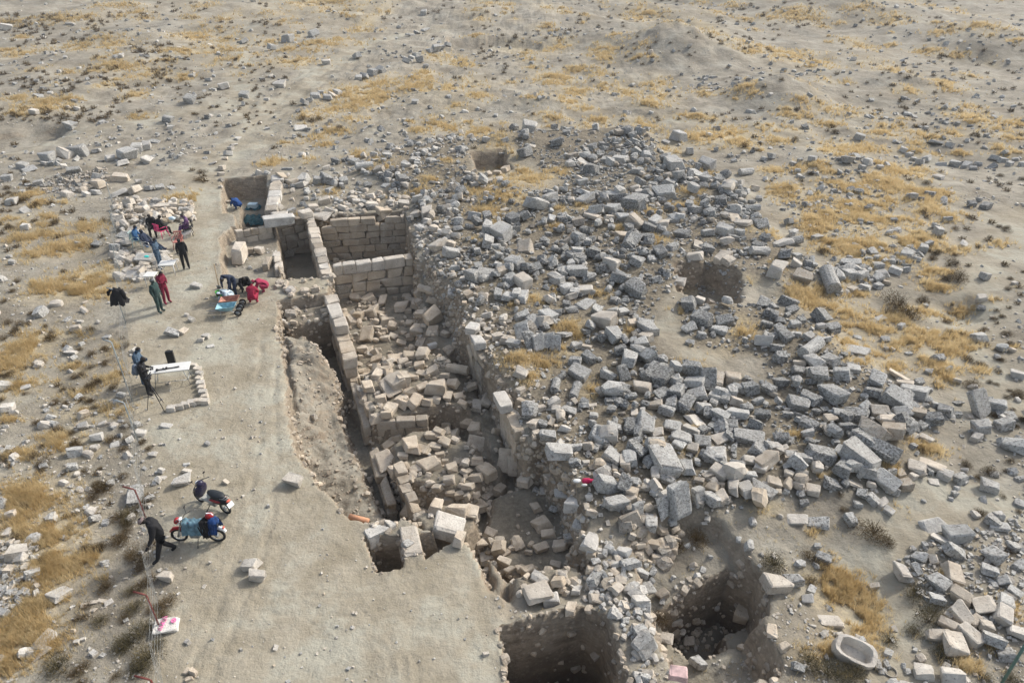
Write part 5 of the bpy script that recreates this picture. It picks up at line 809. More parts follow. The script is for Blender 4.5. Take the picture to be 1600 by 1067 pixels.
RAD = dict(pel=(.150,.120), wai=(.150,.115), che=(.175,.125), nec=(.062,.062), hb=(.055,.055), sl=(.080,.080), sr=(.080,.080), el=(.056,.056), er=(.056,.056), wl=(.038,.034), wr=(.038,.034), hl=(.100,.100), hr=(.100,.100), kl=(.070,.070), kr=(.070,.070), al=(.048,.052), ar=(.048,.052), tl=(.045,.036), tr=(.045,.036))
def tube_bm(bm, pts, rad, n=6, mi=0):
    rings = []
    for i, p in enumerate(pts):
        p = Vector(p); d = (Vector(pts[min(i + 1, len(pts) - 1)]) - Vector(pts[max(i - 1, 0)])).normalized()
        a = d.orthogonal().normalized(); b = d.cross(a)
        r = rad[i] if hasattr(rad, '__len__') else rad
        rings.append([bm.verts.new(p + (a * math.cos(2 * math.pi * k / n) + b * math.sin(2 * math.pi * k / n)) * r) for k in range(n)])
    fs = []
    for r0, r1 in zip(rings[:-1], rings[1:]):
        for k in range(n): fs.append(bm.faces.new((r0[k], r0[(k + 1) % n], r1[(k + 1) % n], r1[k])))
    fs.append(bm.faces.new(rings[0][::-1])); fs.append(bm.faces.new(rings[-1]))
    for f in fs: f.material_index = mi; f.smooth = True
def ell_bm(bm, c, r, M=None, mi=0, u=12, v=8, fn=None):
    c = Vector(c); ret = bmesh.ops.create_uvsphere(bm, u_segments=u, v_segments=v, radius=1)
    for w in ret['verts']:
        q = Vector((w.co.x * r[0], w.co.y * r[1], w.co.z * r[2]))
        if fn: q = fn(q)
        w.co = c + (M @ q if M else q)
    for f in {f for w in ret['verts'] for f in w.link_faces}: f.material_index = mi; f.smooth = True
    return ret['verts']
def person(foot, kind, face, jacket, trousers, label, hair=HAIRM, shoes=SHOE, h=1.74, seat=0.0, cap=None, z=None, look=0.0, bulk=1.12):
    """face: degrees, 0 = towards +X, 90 = away from the camera; foot: photo pixel of the feet"""
    P = pose(kind, int(foot[0])); s = h / 1.74
    bm = bmesh.new(); lay = bm.verts.layers.skin.verify(); vid = {k: bm.verts.new(P[k] * s) for k in RAD}
    for a, b in BONES: bm.edges.new((vid[a], vid[b]))
    me0 = bpy.data.meshes.new('tmp'); bm.to_mesh(me0)
    o0 = bpy.data.objects.new('tmp', me0); COL.objects.link(o0)
    md = o0.modifiers.new('skin', 'SKIN'); md.use_smooth_shade = True
    for k, v in vid.items():
        big = bulk if k in ('pel', 'wai', 'che', 'sl', 'sr', 'el', 'er') else (1.18 if k[0] in 'hka' and k != 'hb' else 1.0)
        v[lay].radius = (RAD[k][0] * s * big, RAD[k][1] * s * big); v[lay].use_root = (k == 'pel')
    bm.to_mesh(me0); bm.free()
    sub = o0.modifiers.new('sub', 'SUBSURF'); sub.levels = 1
    dg = bpy.context.evaluated_depsgraph_get(); me = bpy.data.meshes.new_from_object(o0.evaluated_get(dg))
    bpy.data.objects.remove(o0); bpy.data.meshes.remove(me0)
    bm = bmesh.new(); bm.from_mesh(me)
    seg = [(P[a] * s, P[b] * s, a, b) for a, b in BONES]
    for f in bm.faces:
        c = f.calc_center_median(); best = None
        for a, b, na, nb in seg:
            d = b - a; t = max(0, min(1, (c - a).dot(d) / d.length_squared)); dd = (c - a - d * t).length
            if best is None or dd < best[0]: best = (dd, na, nb, t)
        _, na, nb, t = best
        if nb == 'hb' or (nb == 'nec' and t > .9): mi = 2
        elif nb in ('wl', 'wr') and t > .93: mi = 2
        elif nb in ('tl', 'tr') or (nb in ('al', 'ar') and t > .97): mi = 3
        elif nb in ('hl', 'hr', 'kl', 'kr', 'al', 'ar'): mi = 1 if not (nb in ('hl', 'hr')) else 0
        else: mi = 0
        f.material_index = mi; f.smooth = True
    # head on the neck
    up = (P['hb'] - P['nec']).normalized(); fw = Vector((math.sin(look), math.cos(look), 0)); fw = (fw - up * fw.dot(up)).normalized(); rt = fw.cross(up)
    M = Matrix((rt, fw, up)).transposed(); hc = P['hb'] * s + up * .085 * s + fw * .018
    def face_fn(q):
        if q.y > .02 and abs(q.x) < .03 and -.035 < q.z < .02: q.y += .018 * (1 - abs(q.x) / .03)
        if q.z < -.03: q.x *= .82; q.y *= .90
        return q
    ell_bm(bm, hc, (.074 * s, .094 * s, .112 * s), M, 2, 14, 10, face_fn)
    bm2 = lambda p: hc + M @ Vector(p)
    tube_bm(bm, [bm2((0, .088, .012)), bm2((0, .112, -.022)), bm2((0, .098, -.034))], [.010, .015, .010], 5, 2)
    for sx in (-1, 1):
        ell_bm(bm, bm2((sx * .030, .082, .012)), (.011, .008, .008), M, 4, 6, 4)
        ell_bm(bm, bm2((sx * .074, .0, -.004)), (.010, .020, .028), M, 2, 6, 5)
    tube_bm(bm, [bm2((-.024, .086, -.055)), bm2((0, .093, -.055)), bm2((.024, .086, -.055))], .005, 4, 5)
    # hands: palm and five separate fingers
    for sd_, w, e in ((-1, 'wl', 'el'), (1, 'wr', 'er')):
        d = (P[w] - P[e]).normalized(); a = Vector((0, 1, 0)) if abs(d.y) < .8 else Vector((0, 0, -1)); side = d.cross(a).normalized(); pn = side.cross(d).normalized(); c = P[w] * s
        Mh = Matrix((pn, d, side)).transposed()
        ell_bm(bm, c + d * .055, (.040 * s, .052 * s, .018 * s), Mh, 2, 8, 6)
        for q, (off, ln) in enumerate(((-.028, .060), (-.010, .070), (.009, .066), (.027, .050))):
            b0 = c + d * .085 + pn * off; cu = side * (-sd_ * .35)
            tube_bm(bm, [b0, b0 + (d + cu * .4).normalized() * ln * .5, b0 + (d + cu * .4).normalized() * ln * .5 + (d + cu * 2).normalized() * ln * .5], [.0095, .009, .007], 5, 2)
        b0 = c + d * .035 - pn * .034
        tube_bm(bm, [b0, b0 + (d * .6 - pn * .8).normalized() * .032, b0 + (d * .6 - pn * .8).normalized() * .032 + d * .026], [.012, .010, .008], 5, 2)
    bm.to_mesh(me); bm.free(); me.materials.clear()
    for m in (jacket, trousers, SKIN, shoes, EYE, cloth('lips', (.30, .12, .10))): me.materials.append(m)
    me.name = 'person'; o = link('person', me)
    # hair
    bm = bmesh.new()
    def hf(q):
        if q.y > .045 and q.z < .035: q.y *= .55; q.z = max(q.z, .0)
        if q.z < -.02: q.z = -.02 - abs(q.z) * .35; q.y = min(q.y, .02)
        return q + Vector((0, 0, math.sin(q.x * 90) * .002))
    ell_bm(bm, hc + up * .012 - fw * .010, (.083 * s, .097 * s, .113 * s), M, 0, 14, 10, hf)
    if cap: 
        ell_bm(bm, hc + up * .035, (.090 * s, .104 * s, .088 * s), M, 1, 14, 8, lambda q: Vector((q.x, q.y, max(q.z, .0))))
        tube_bm(bm, [hc + M @ Vector((-.05, .09, .035)), hc + M @ Vector((0, .14, .03)), hc + M @ Vector((.05, .09, .035))], .012, 5, 1)
    hm = bpy.data.meshes.new('hair'); bm.to_mesh(hm); bm.free(); hm.materials.append(hair); hm.materials.append(cap or hair)
    link('hair', hm, o)
    x, y, zz = (float(a[0]) for a in hit(foot[0], foot[1]))
    ymin = 0.0
    yaw = R(face - 90); fx = {'sit': .45, 'recline': .85, 'squat': .05, 'squatlow': .05, 'bend': .0}.get(kind, 0) * s
    o.location = (x + math.sin(yaw) * fx, y - math.cos(yaw) * fx, (ground(x, y) if z is None else z) + seat)
    o.rotation_euler = (0, 0, yaw)
    tag(o, label, 'person', kind='thing')
    return o
def child_bm(name, parent, fn, mats):
    bm = bmesh.new(); fn(bm); me = bpy.data.meshes.new(name); bm.to_mesh(me); bm.free()
    for m in mats: me.materials.append(m)
    return link(name, me, parent)
blk = cloth('black_cloth', (.012, .012, .014)); navy = cloth('navy_cloth', (.018, .028, .055)); jean = cloth('blue_jeans', (.035, .065, .11)); dgrey = cloth('dark_grey_cloth', (.05, .055, .06)); green = cloth('dark_green_coat', (.030, .058, .055)); maroon = cloth('maroon_cloth', (.17, .012, .035)); brown = cloth('reddish_brown_trousers', (.085, .025, .022))
blue = cloth('blue_cloth', (.015, .06, .20)); red = cloth('crimson_jacket', (.28, .015, .045)); pinkc = cloth('pink_jacket', (.30, .03, .07)); white = cloth('striped_pale_shirt', (.50, .60, .66)); slate = cloth('slate_blue_jacket', (.06, .10, .15)); purple = cloth('plum_cloth', (.12, .06, .14))
person((292,420), 'stand', -65, blk, blk, 'standing man in black jacket and trousers with white shoes, right of the seated group', shoes=WSHOE, bulk=1.25)
person((252,420), 'phone', 0, slate, dgrey, 'man in slate jacket standing beside the white plastic table')
person((262,474), 'phone', -30, maroon, blk, 'person in maroon top standing behind the man in the green coat')
person((252,488), 'stand', -10, green, brown, 'man in long dark green coat and reddish trousers seen from behind', bulk=1.4, cap=cloth('grey_cap', (.12, .13, .13)))
person((227,600), 'phone', 5, slate, jean, 'man in blue hoodie looking at a phone by the fence')
pb = person((235,616), 'phone', 10, blk, cloth('teal_jeans', (.03, .09, .12)), 'man in black jacket with a grey backpack behind the tripod')
child_bm('backpack', pb, lambda bm: (ell_bm(bm, (0, -.23, 1.18), (.17, .12, .25)), ell_bm(bm, (0, -.33, 1.08), (.12, .06, .13)), tube_bm(bm, [(-.12, .1, 1.38), (-.13, -.1, 1.46), (-.12, -.2, 1.35)], .018), tube_bm(bm, [(.12, .1, 1.38), (.13, -.1, 1.46), (.12, -.2, 1.35)], .018)), [cloth('grey_backpack', (.12, .15, .19))])
person((263,869), 'stride', 215, blk, cloth('dark_jeans', (.022, .05, .075)), 'man in black hooded coat and jeans stepping past the red fence post', bulk=1.5, cap=cloth('tweed_cap', (.22, .17, .16)), h=1.8)
person((366,462), 'bend', 250, navy, navy, 'man in dark navy bending over the diggers with a tool', h=1.78)
person((372,452), 'squatlow', 240, dgrey, blk, 'person in grey crouching low behind the bending man')
person((357,470), 'squatlow', 235, white, cloth('grey_trousers', (.12, .14, .15)), 'man in pale striped shirt crouching over the orange bucket')
person((385,456), 'squat', -60, blk, blk, 'person in black crouching left of the pink jacket', bulk=1.25)
person((412,455), 'squatlow', 190, pinkc, blk, 'person in pink jacket with black sleeves digging at the baulk edge', bulk=1.2)
person((397,473), 'squat', 95, red, blk, 'person in crimson jacket crouching with back to the camera', bulk=1.35)
person((372,326), 'squatlow', 150, blue, blk, 'worker in bright blue top crouching down in the tarpaulin room', bulk=1.25)
person((241,372), 'sit', -70, blk, blk, 'man in black sitting at the back of the seated group', bulk=1.25)
person((231,386), 'sit', 5, cloth('blue_jacket', (.03, .10, .22)), jean, 'man in blue jacket sitting in the pale green plastic chair')
person((258,394), 'recline', -10, navy, navy, 'man in navy sitting in a white chair with legs stretched out')
person((266,366), 'sit', 60, blk, blk, 'person in black sitting on the pink chair', bulk=1.2)
person((282,369), 'sit', 200, purple, dgrey, 'person in plum top sitting at the right end of the group')
# ------------------------------------------------------------------ things people brought
def box_bm(bm, c, d, M=None, mi=0, bev=0.0):
    ret = bmesh.ops.create_cube(bm, size=1); vs_ = ret['verts']
    for w in vs_:
        q = Vector((w.co.x * d[0], w.co.y * d[1], w.co.z * d[2])); w.co = Vector(c) + (M @ q if M else q)
    fs = {f for w in vs_ for f in w.link_faces}
    if bev:
        r = bmesh.ops.bevel(bm, geom=list({e for f in fs for e in f.edges}), offset=bev, segments=2, affect='EDGES', profile=.7)
        fs = fs | set(r['faces'])
    for f in fs:
        if f.is_valid: f.material_index = mi
def torus_bm(bm, c, R_, r, axis='y', n=24, m=8, mi=0):
    V = []
    for i in range(n):
        t = 2 * math.pi * i / n; row = []
        for k in range(m):
            u = 2 * math.pi * k / m; q = ((R_ + r * math.cos(u)) * math.cos(t), r * math.sin(u), (R_ + r * math.cos(u)) * math.sin(t))
            row.append(bm.verts.new(Vector(c) + Vector(q if axis == 'y' else (q[0], q[2], q[1]))))
        V.append(row)
    for i in range(n):
        for k in range(m):
            f = bm.faces.new((V[i][k], V[(i + 1) % n][k], V[(i + 1) % n][(k + 1) % m], V[i][(k + 1) % m])); f.material_index = mi; f.smooth = True
def thing(name, label, cat, loc, rz=0.0, group=None):
    o = bpy.data.objects.new(name, None); COL.objects.link(o); o.location = loc; o.rotation_euler = (0, 0, rz)
    return tag(o, label, cat, group, 'thing')
def at(px, py, off=0.0):
    x, y, z = (float(a[0]) for a in hit(px, py, off)); return Vector((x, y, ground(x, y)))
def part(name, parent, m, fn):
    return child_bm(name, parent, fn, m if isinstance(m, list) else [m])
WHITE = plain('white_plastic', (.62, .62, .59), .5, noise=.05); STEEL = plain('grey_steel', (.33, .35, .36), .4, .7); DSTEEL = plain('black_metal', (.02, .02, .022), .4, .3); RUBBER = plain('rubber', (.022, .022, .022), .8)
PINK = plain('pink_plastic', (.75, .06, .20), .5); TEALT = plain('pale_blue_tray', (.22, .40, .46), .55, noise=.3, scale=6); ORANGE = plain('orange_plastic', (.75, .16, .05), .6); GRN = plain('green_plastic', (.08, .42, .07), .6); RUST = plain('rusty_red_paint', (.13, .035, .028), .7); GALV = plain('galvanised_pipe', (.30, .34, .35), .45, .5)
GREENP = plain('green_painted_pipe', (.10, .17, .14), .5); WIRE = plain('fence_wire', (.30, .31, .30), .6, .4)
# fence along the left of the platform
posts = [((177,321), 1.5, 0, GALV), ((183,369), 1.5, 0, GALV), ((187,423), 1.5, 0, GALV), ((197,506), 1.75, .35, GALV), ((207,627), 2.7, .3, GALV), ((216,690), 1.75, .40, GALV), ((231,818), 1.45, .35, RUST), ((250,981), 1.35, .32, RUST), ((262,1120), 1.5, .35, RUST)]
fp = [at(*p[0]) for p in posts]
fence = thing('wire_fence', 'wire fence on bent pipe posts running down the left side of the platform', 'fence', fp[4])
for (pp, h, arm, m), c in zip(posts, fp):
    q = c - fp[4]
    part('fence_post', fence, m, lambda bm: tube_bm(bm, [q - Vector((0, 0, .15)), q + Vector((0, 0, h * .5)), q + Vector((0, 0, h - .03))] + ([q + Vector((-.03, .0, h)), q + Vector((-arm, .03, h + arm * .25))] if arm else [q + Vector((0, 0, h))]), .024, 8))
def wires(bm):
    for (c0, p0), (c1, p1) in zip(list(zip(fp, posts))[:-1], list(zip(fp, posts))[1:]):
        a, b = c0 - fp[4], c1 - fp[4]; L = (b - a).length; n = max(2, int(L / .32))
        P = lambda t, z: a.lerp(b, t) + Vector((.06 * math.sin(t * 9), 0, z + .05 * math.sin(t * 7) - .12 * math.sin(math.pi * t)))
        for z in (.08, .32, .56, .80, 1.04, 1.28): tube_bm(bm, [P(t / 6, z) for t in range(7)], .004, 3)
        for k in range(1, n): tube_bm(bm, [P(k / n, .06), P(k / n, 1.3)], .003, 3)
o = part('wire_mesh', fence, WIRE, wires); o['kind'] = 'stuff'
def drape(bm, c, w, l, h, seed, n=16, mi=0, sag=.5):
    """crumpled cloth lying over something: w x l sheet, falling at its sides"""
    g = np.random.default_rng(seed); V = []
    for i in range(n):
        for j in range(n):
            u, v = i / (n - 1) * 2 - 1, j / (n - 1) * 2 - 1; r = max(abs(u), abs(v))
            z = h * (1 - sag * max(0, r - .35) ** 1.3 * 2.0) + .05 * math.sin(u * 7 + v * 4 + seed) + .035 * math.sin(v * 11 - u * 5) + g.normal(0, .012)
            V.append(bm.verts.new(Vector(c) + Vector((u * w / 2 * (1 - .12 * abs(v)) + g.normal(0, .012), v * l / 2 + g.normal(0, .012), z))))
    for i in range(n - 1):
        for j in range(n - 1):
            f = bm.faces.new((V[i * n + j], V[(i + 1) * n + j], V[(i + 1) * n + j + 1], V[i * n + j + 1])); f.material_index = mi; f.smooth = True
p = fp[3] + Vector((.0, .05, .75))
j = thing('hung_jacket', 'black jacket hung over the bent pipe post of the fence', 'jacket', p)
part('jacket_body', j, blk, lambda bm: (drape(bm, (.02, 0, 0), .72, .55, 1.02, 3, sag=.6), ell_bm(bm, (.10, .02, .76), (.19, .12, .26))))
part('sleeve', j, blk, lambda bm: tube_bm(bm, [(-.20, 0, .98), (-.34, -.03, .85), (-.37, -.04, .70)], [.08, .07, .05], 8))
part('sleeve', j, blk, lambda bm: tube_bm(bm, [(.25, 0, .98), (.34, -.03, .75), (.34, -.04, .52)], [.08, .07, .05], 8))
# pole cut by the lower right corner of the photograph
a = at(1562, 1072)
part_o = thing('pipe_post', 'green painted pipe post leaning out of the lower right corner', 'post', a)
part('pipe', part_o, GREENP, lambda bm: tube_bm(bm, [(0, 0, -.1), (.02, .02, .9), (.05, .05, 1.9)], .035, 8))
# white table, with a camera stabiliser on it, a black case behind, tripod
c = P3(265, 574, .75); rz = R(13)
T = thing('folding_table', 'white folding table with grey steel legs in the stone edged plot', 'table', Vector((c.x, c.y, ground(c.x, c.y))), rz)
part('tabletop', T, WHITE, lambda bm: box_bm(bm, (0, 0, .74), (1.50, .60, .035), bev=.012))
for sx in (-1, 1):
    for sy in (-1, 1): part('leg', T, STEEL, lambda bm: tube_bm(bm, [(sx * .50, sy * .22, .725), (sx * .66, sy * .26, .0)], .014, 6))
    part('stretcher', T, STEEL, lambda bm: tube_bm(bm, [(sx * .60, -.25, .26), (sx * .60, .25, .26)], .011, 6))
part('stretcher', T, STEEL, lambda bm: tube_bm(bm, [(-.60, -.25, .26), (.60, -.25, .26)], .010, 6))
part('stretcher', T, STEEL, lambda bm: tube_bm(bm, [(-.50, -.22, .68), (.50, -.22, .68)], .010, 6))
zt = ground(c.x, c.y) + .76
G = thing('camera_stabiliser', 'black camera stabiliser lying on the white table', 'stabiliser', Vector((c.x - .06, c.y - .12, zt)), rz + R(3))
part('handle', G, DSTEEL, lambda bm: tube_bm(bm, [(-.02, 0, .03), (.28, 0, .03), (.46, .02, .03)], [.022, .022, .030], 8))
part('arm', G, DSTEEL, lambda bm: (tube_bm(bm, [(-.02, 0, .03), (-.16, -.02, .04), (-.34, -.03, .04)], [.03, .022, .03], 8), tube_bm(bm, [(-.34, -.03, .04), (-.36, -.12, .05), (-.30, -.13, .07)], .02, 8)))
part('motor', G, DSTEEL, lambda bm: (ell_bm(bm, (-.34, -.03, .05), (.05, .05, .045)), ell_bm(bm, (0, 0, .05), (.045, .05, .05)), ell_bm(bm, (-.12, .0, .05), (.03, .045, .04))))
e = at(269, 567); B = thing('equipment_case', 'small black equipment case standing behind the white table', 'case', e, R(14))
part('shell', B, DSTEEL, lambda bm: box_bm(bm, (0, 0, .30), (.30, .16, .56), bev=.03))
part('carrying_handle', B, RUBBER, lambda bm: tube_bm(bm, [(-.07, 0, .58), (-.05, 0, .64), (.05, 0, .64), (.07, 0, .58)], .012, 6))
e = at(247, 640); Tp = thing('tripod', 'black tripod carrying a small video camera left of the white table', 'tripod', e)
for q in ((-.38, -.06), (.34, -.18), (.04, .42)):
    part('leg', Tp, DSTEEL, lambda bm: tube_bm(bm, [(q[0] * .05, q[1] * .05, 1.18), (q[0] * .5, q[1] * .5, .62), (q[0], q[1], .01)], [.020, .016, .011], 6))
part('centre_column', Tp, DSTEEL, lambda bm: tube_bm(bm, [(0, 0, .80), (0, 0, 1.34)], .016, 6))
part('pan_handle', Tp, DSTEEL, lambda bm: tube_bm(bm, [(0, 0, 1.30), (.14, -.12, 1.16), (.2, -.17, 1.12)], [.009, .009, .014], 6))
V_ = part('video_camera', Tp, DSTEEL, lambda bm: (box_bm(bm, (0, 0, 1.42), (.14, .22, .13), bev=.015), tube_bm(bm, [(0, .1, 1.42), (0, .24, 1.42)], .045, 10)))
part('top_handle', V_, RUBBER, lambda bm: tube_bm(bm, [(0, -.07, 1.48), (0, -.05, 1.55), (0, .06, 1.55), (0, .08, 1.48)], .012, 6))
part('microphone', V_, RUBBER, lambda bm: tube_bm(bm, [(.05, -.05, 1.56), (.05, .22, 1.57)], .020, 8))
# plastic chairs and tables
def chair(px, py, rz, m, label, loc=None):
    o = thing('plastic_chair', label, 'chair', loc if loc is not None else at(px, py), rz, 'plastic chairs at the seated group')
    part('seat', o, m, lambda bm: box_bm(bm, (0, 0, .43), (.44, .44, .03), bev=.012))
    Mb = Matrix.Rotation(R(-12), 3, 'X')
    b_ = part('backrest', o, m, lambda bm: [box_bm(bm, Vector((x_, -.245 - .04, .66)), (.045, .02, .40), Mb) for x_ in (-.18, -.09, 0, .09, .18)] + [box_bm(bm, (0, -.325, .86), (.42, .03, .07), Mb, bev=.01), box_bm(bm, (0, -.235, .47), (.42, .03, .05), Mb)])
    for sx in (-1, 1):
        part('armrest', o, m, lambda bm: tube_bm(bm, [(sx * .24, -.27, .64), (sx * .26, .05, .65), (sx * .25, .18, .62), (sx * .235, .20, .43)], .018, 6))
        for sy in (-1, 1): part('leg', o, m, lambda bm: tube_bm(bm, [(sx * .20, sy * .19, .43), (sx * .25, sy * .25, 0)], [.022, .018], 6))
    return o
PG = plain('pale_green_plastic', (.42, .55, .52), .5, noise=.05)
def under(pn): # chair under a seated person
    return None
for px, py, yaw, m, lab in ((231,386, 5, PG, 'pale green plastic chair under the man in the blue jacket'), (258,394, -10, WHITE, 'white plastic chair under the man stretching his legs'),
                            (266,366, 60, PINK, 'bright pink plastic chair at the back of the seated group'), (241,372, -70, WHITE, 'white plastic chair hidden behind the man in black'), (282,369, 200, DSTEEL, 'dark chair at the right end of the seated group')):
    kind_fx = .85 * 1 if lab.startswith('white plastic chair under') else .45
    b = at(px, py); yw = R(yaw - 90)
    chair(0, 0, yw, m, lab, Vector((b.x + math.sin(yw) * kind_fx, b.y - math.cos(yw) * kind_fx, ground(b.x + math.sin(yw) * kind_fx, b.y - math.cos(yw) * kind_fx))))
chair(281, 388, R(190), plain('faded_red_plastic', (.42, .16, .13), .6), 'empty faded red plastic chair behind the standing man in black')
def ptable(px, py, rz, w, d, label):
    o = thing('plastic_table', label, 'table', at(px, py), rz)
    part('tabletop', o, WHITE, lambda bm: box_bm(bm, (0, 0, .62), (w, d, .035), bev=.015))
    part('apron', o, WHITE, lambda bm: box_bm(bm, (0, 0, .575), (w - .1, d - .1, .05)))
    for sx in (-1, 1):
        for sy in (-1, 1): part('leg', o, WHITE, lambda bm: tube_bm(bm, [(sx * (w / 2 - .07), sy * (d / 2 - .07), .60), (sx * (w / 2 - .05), sy * (d / 2 - .05), 0)], [.03, .02], 6))
ptable(266, 428, R(8), .78, .62, 'larger white plastic table right of the man in slate jacket'); ptable(240, 446, R(2), .55, .55, 'small white plastic table left of the man in slate jacket')
q = thing('plastic_bag', 'turquoise plastic bag lying on the pale boulder by the tables', 'bag', P3(229, 401, .55)); part('bag', q, plain('turquoise_plastic', (.05, .55, .50), .4), lambda bm: ell_bm(bm, (0, 0, .0), (.14, .10, .05), fn=lambda v: v + Vector((0, 0, .02 * math.sin(v.x * 60)))))
q = thing('white_bag', 'white and blue carrier bag on the stone right of the seated group', 'bag', P3(292, 352, .5)); part('bag_body', q, WHITE, lambda bm: box_bm(bm, (0, 0, .12), (.26, .12, .26), bev=.03)); part('blue_print', q, blue, lambda bm: box_bm(bm, (-.04, -.062, .14), (.10, .006, .16)))
q = thing('white_bag', 'white cloth bundle on the rubble behind the person on the pink chair', 'bag', P3(269, 343, .45)); part('bag_body', q, plain('pale_blue_cloth', (.5, .62, .68), .8), lambda bm: ell_bm(bm, (0, 0, .06), (.20, .14, .12), fn=lambda v: v * (1 + .12 * math.sin(v.x * 31 + v.y * 23))))
# wheelbarrows
def barrow(px, py, rz, m, label):
    o = thing('wheelbarrow', label, 'wheelbarrow', at(px, py), rz, 'wheelbarrows beside the diggers'); o.scale = (.85, .85, .85)
    def tray(bm):
        top = [(-.52, -.34), (.48, -.30), (.48, .30), (-.52, .34)]; bot = [(-.28, -.20), (.30, -.18), (.30, .18), (-.28, .20)]
        for k, s in ((0, 1.0), (1, .96)):
            vt = [bm.verts.new((x * s, y * s, .62 if i in (1, 2) else .56)) for i, (x, y) in enumerate(top)]; vb = [bm.verts.new((x * s, y * s, .34 + .012 * k)) for x, y in bot]
            for i in range(4): bm.faces.new((vt[i], vt[(i + 1) % 4], vb[(i + 1) % 4], vb[i]))
            bm.faces.new(vb)
            if k == 0: v0 = vt
            else:
                for i in range(4): bm.faces.new((v0[i], v0[(i + 1) % 4], vt[(i + 1) % 4], vt[i]))
        tube_bm(bm, [(x, y, .625 if i in (1, 2) else .565) for i, (x, y) in enumerate(top + top[:1])] if False else [(-.52, -.34, .56), (.48, -.30, .62)], .014, 6)
        tube_bm(bm, [(-.52, .34, .56), (.48, .30, .62)], .014, 6); tube_bm(bm, [(-.52, -.34, .56), (-.52, .34, .56)], .014, 6); tube_bm(bm, [(.48, -.30, .62), (.48, .30, .62)], .014, 6)
    part('tray', o, m, tray)
    for s in (-1, 1):
        part('handle', o, STEEL, lambda bm: tube_bm(bm, [(.62, s * .16, .22), (0, s * .22, .33), (-.55, s * .27, .44), (-1.0, s * .30, .50)], .016, 6))
        part('leg', o, STEEL, lambda bm: tube_bm(bm, [(-.28, s * .24, .38), (-.34, s * .26, .0)], .014, 6))
        w = part('wheel', o, RUBBER, lambda bm: torus_bm(bm, (.58, s * .24, .20), .155, .045))
        part('rim', w, STEEL, lambda bm: (tube_bm(bm, [(.58, s * .24 - .03, .20), (.58, s * .24 + .03, .20)], .10, 12)))
barrow(357, 492, R(8), TEALT, 'pale blue wheelbarrow with two wheels beside the crouching diggers')
barrow(362, 481, R(6), plain('brick_red_tray', (.36, .17, .12), .6, noise=.3), 'orange red wheelbarrow half hidden behind the pale blue one')
def bucket(px, py, m, label, r=.15, h=.24, z=None):
    b = at(px, py); o = thing('bucket', label, 'bucket', b if z is None else Vector((b.x, b.y, z)))
    def f(bm):
        n = 16; rr = [(r * .78, 0), (r, h), (r * .93, h), (r * .72, .015)]; V = [[bm.verts.new((q * math.cos(2 * math.pi * i / n), q * math.sin(2 * math.pi * i / n), zz)) for i in range(n)] for q, zz in rr]
        for a_, b_ in zip(V[:-1], V[1:]):
            for i in range(n): bm.faces.new((a_[i], a_[(i + 1) % n], b_[(i + 1) % n], b_[i]))
        bm.faces.new(V[0][::-1]); bm.faces.new(V[-1])
    part('pail', o, m, f); part('bail', o, STEEL, lambda bm: tube_bm(bm, [(r * math.cos(t), .02 + .05 * math.sin(t), h + .02 + .05 * math.sin(t)) for t in np.linspace(0, math.pi, 7)], .005, 4))
bucket(343, 462, GRN, 'green plastic bucket left of the striped shirt', .17); bucket(350, 477, ORANGE, 'orange bucket in front of the striped shirt', .17); bucket(352, 465, plain('teal_plastic', (.10, .40, .48), .5), 'teal bucket under the striped shirt', .15); bucket(394, 456, plain('grey_green_pail', (.12, .22, .18), .5), 'grey green bucket between the black and pink diggers', .16)
# tools
q = thing('shovel', 'long handled shovel leaning at the bending man in navy', 'shovel', at(341, 455)); part('shaft', q, plain('wood', (.40, .28, .15)), lambda bm: tube_bm(bm, [(-.05, .3, .05), (.0, .25, 1.35)], .018, 6)); part('blade', q, STEEL, lambda bm: box_bm(bm, (-.06, .31, .05), (.20, .03, .26), Matrix.Rotation(R(20), 3, 'X'), bev=.008))
# the room with the tarpaulin
b = at(396, 348); q = thing('tarpaulin', 'crumpled dark teal tarpaulin on the floor of the small far room', 'tarpaulin', Vector((b.x, b.y, ground(b.x, b.y) + .02)))
part('sheet', q, plain('teal_tarpaulin', (.018, .085, .10), .6, noise=.3), lambda bm: (drape(bm, (-.15, .1, 0), 1.1, 1.5, .30, 5, n=22, sag=.4), drape(bm, (.45, -.25, 0), .9, 1.1, .26, 9, n=18, sag=.4)))
b = at(396, 326); q = thing('tub', 'pale blue tub on a dark cloth in the small far room', 'tub', Vector((b.x, b.y, ground(b.x, b.y)))); part('tub_body', q, plain('pale_blue_plastic', (.50, .66, .74), .4), lambda bm: box_bm(bm, (0, 0, .22), (.62, .46, .30), bev=.05)); part('cloth', q, plain('dark_teal_cloth', (.02, .10, .13)), lambda bm: drape(bm, (0, 0, 0), 1.05, .8, .10, 12, sag=.3))
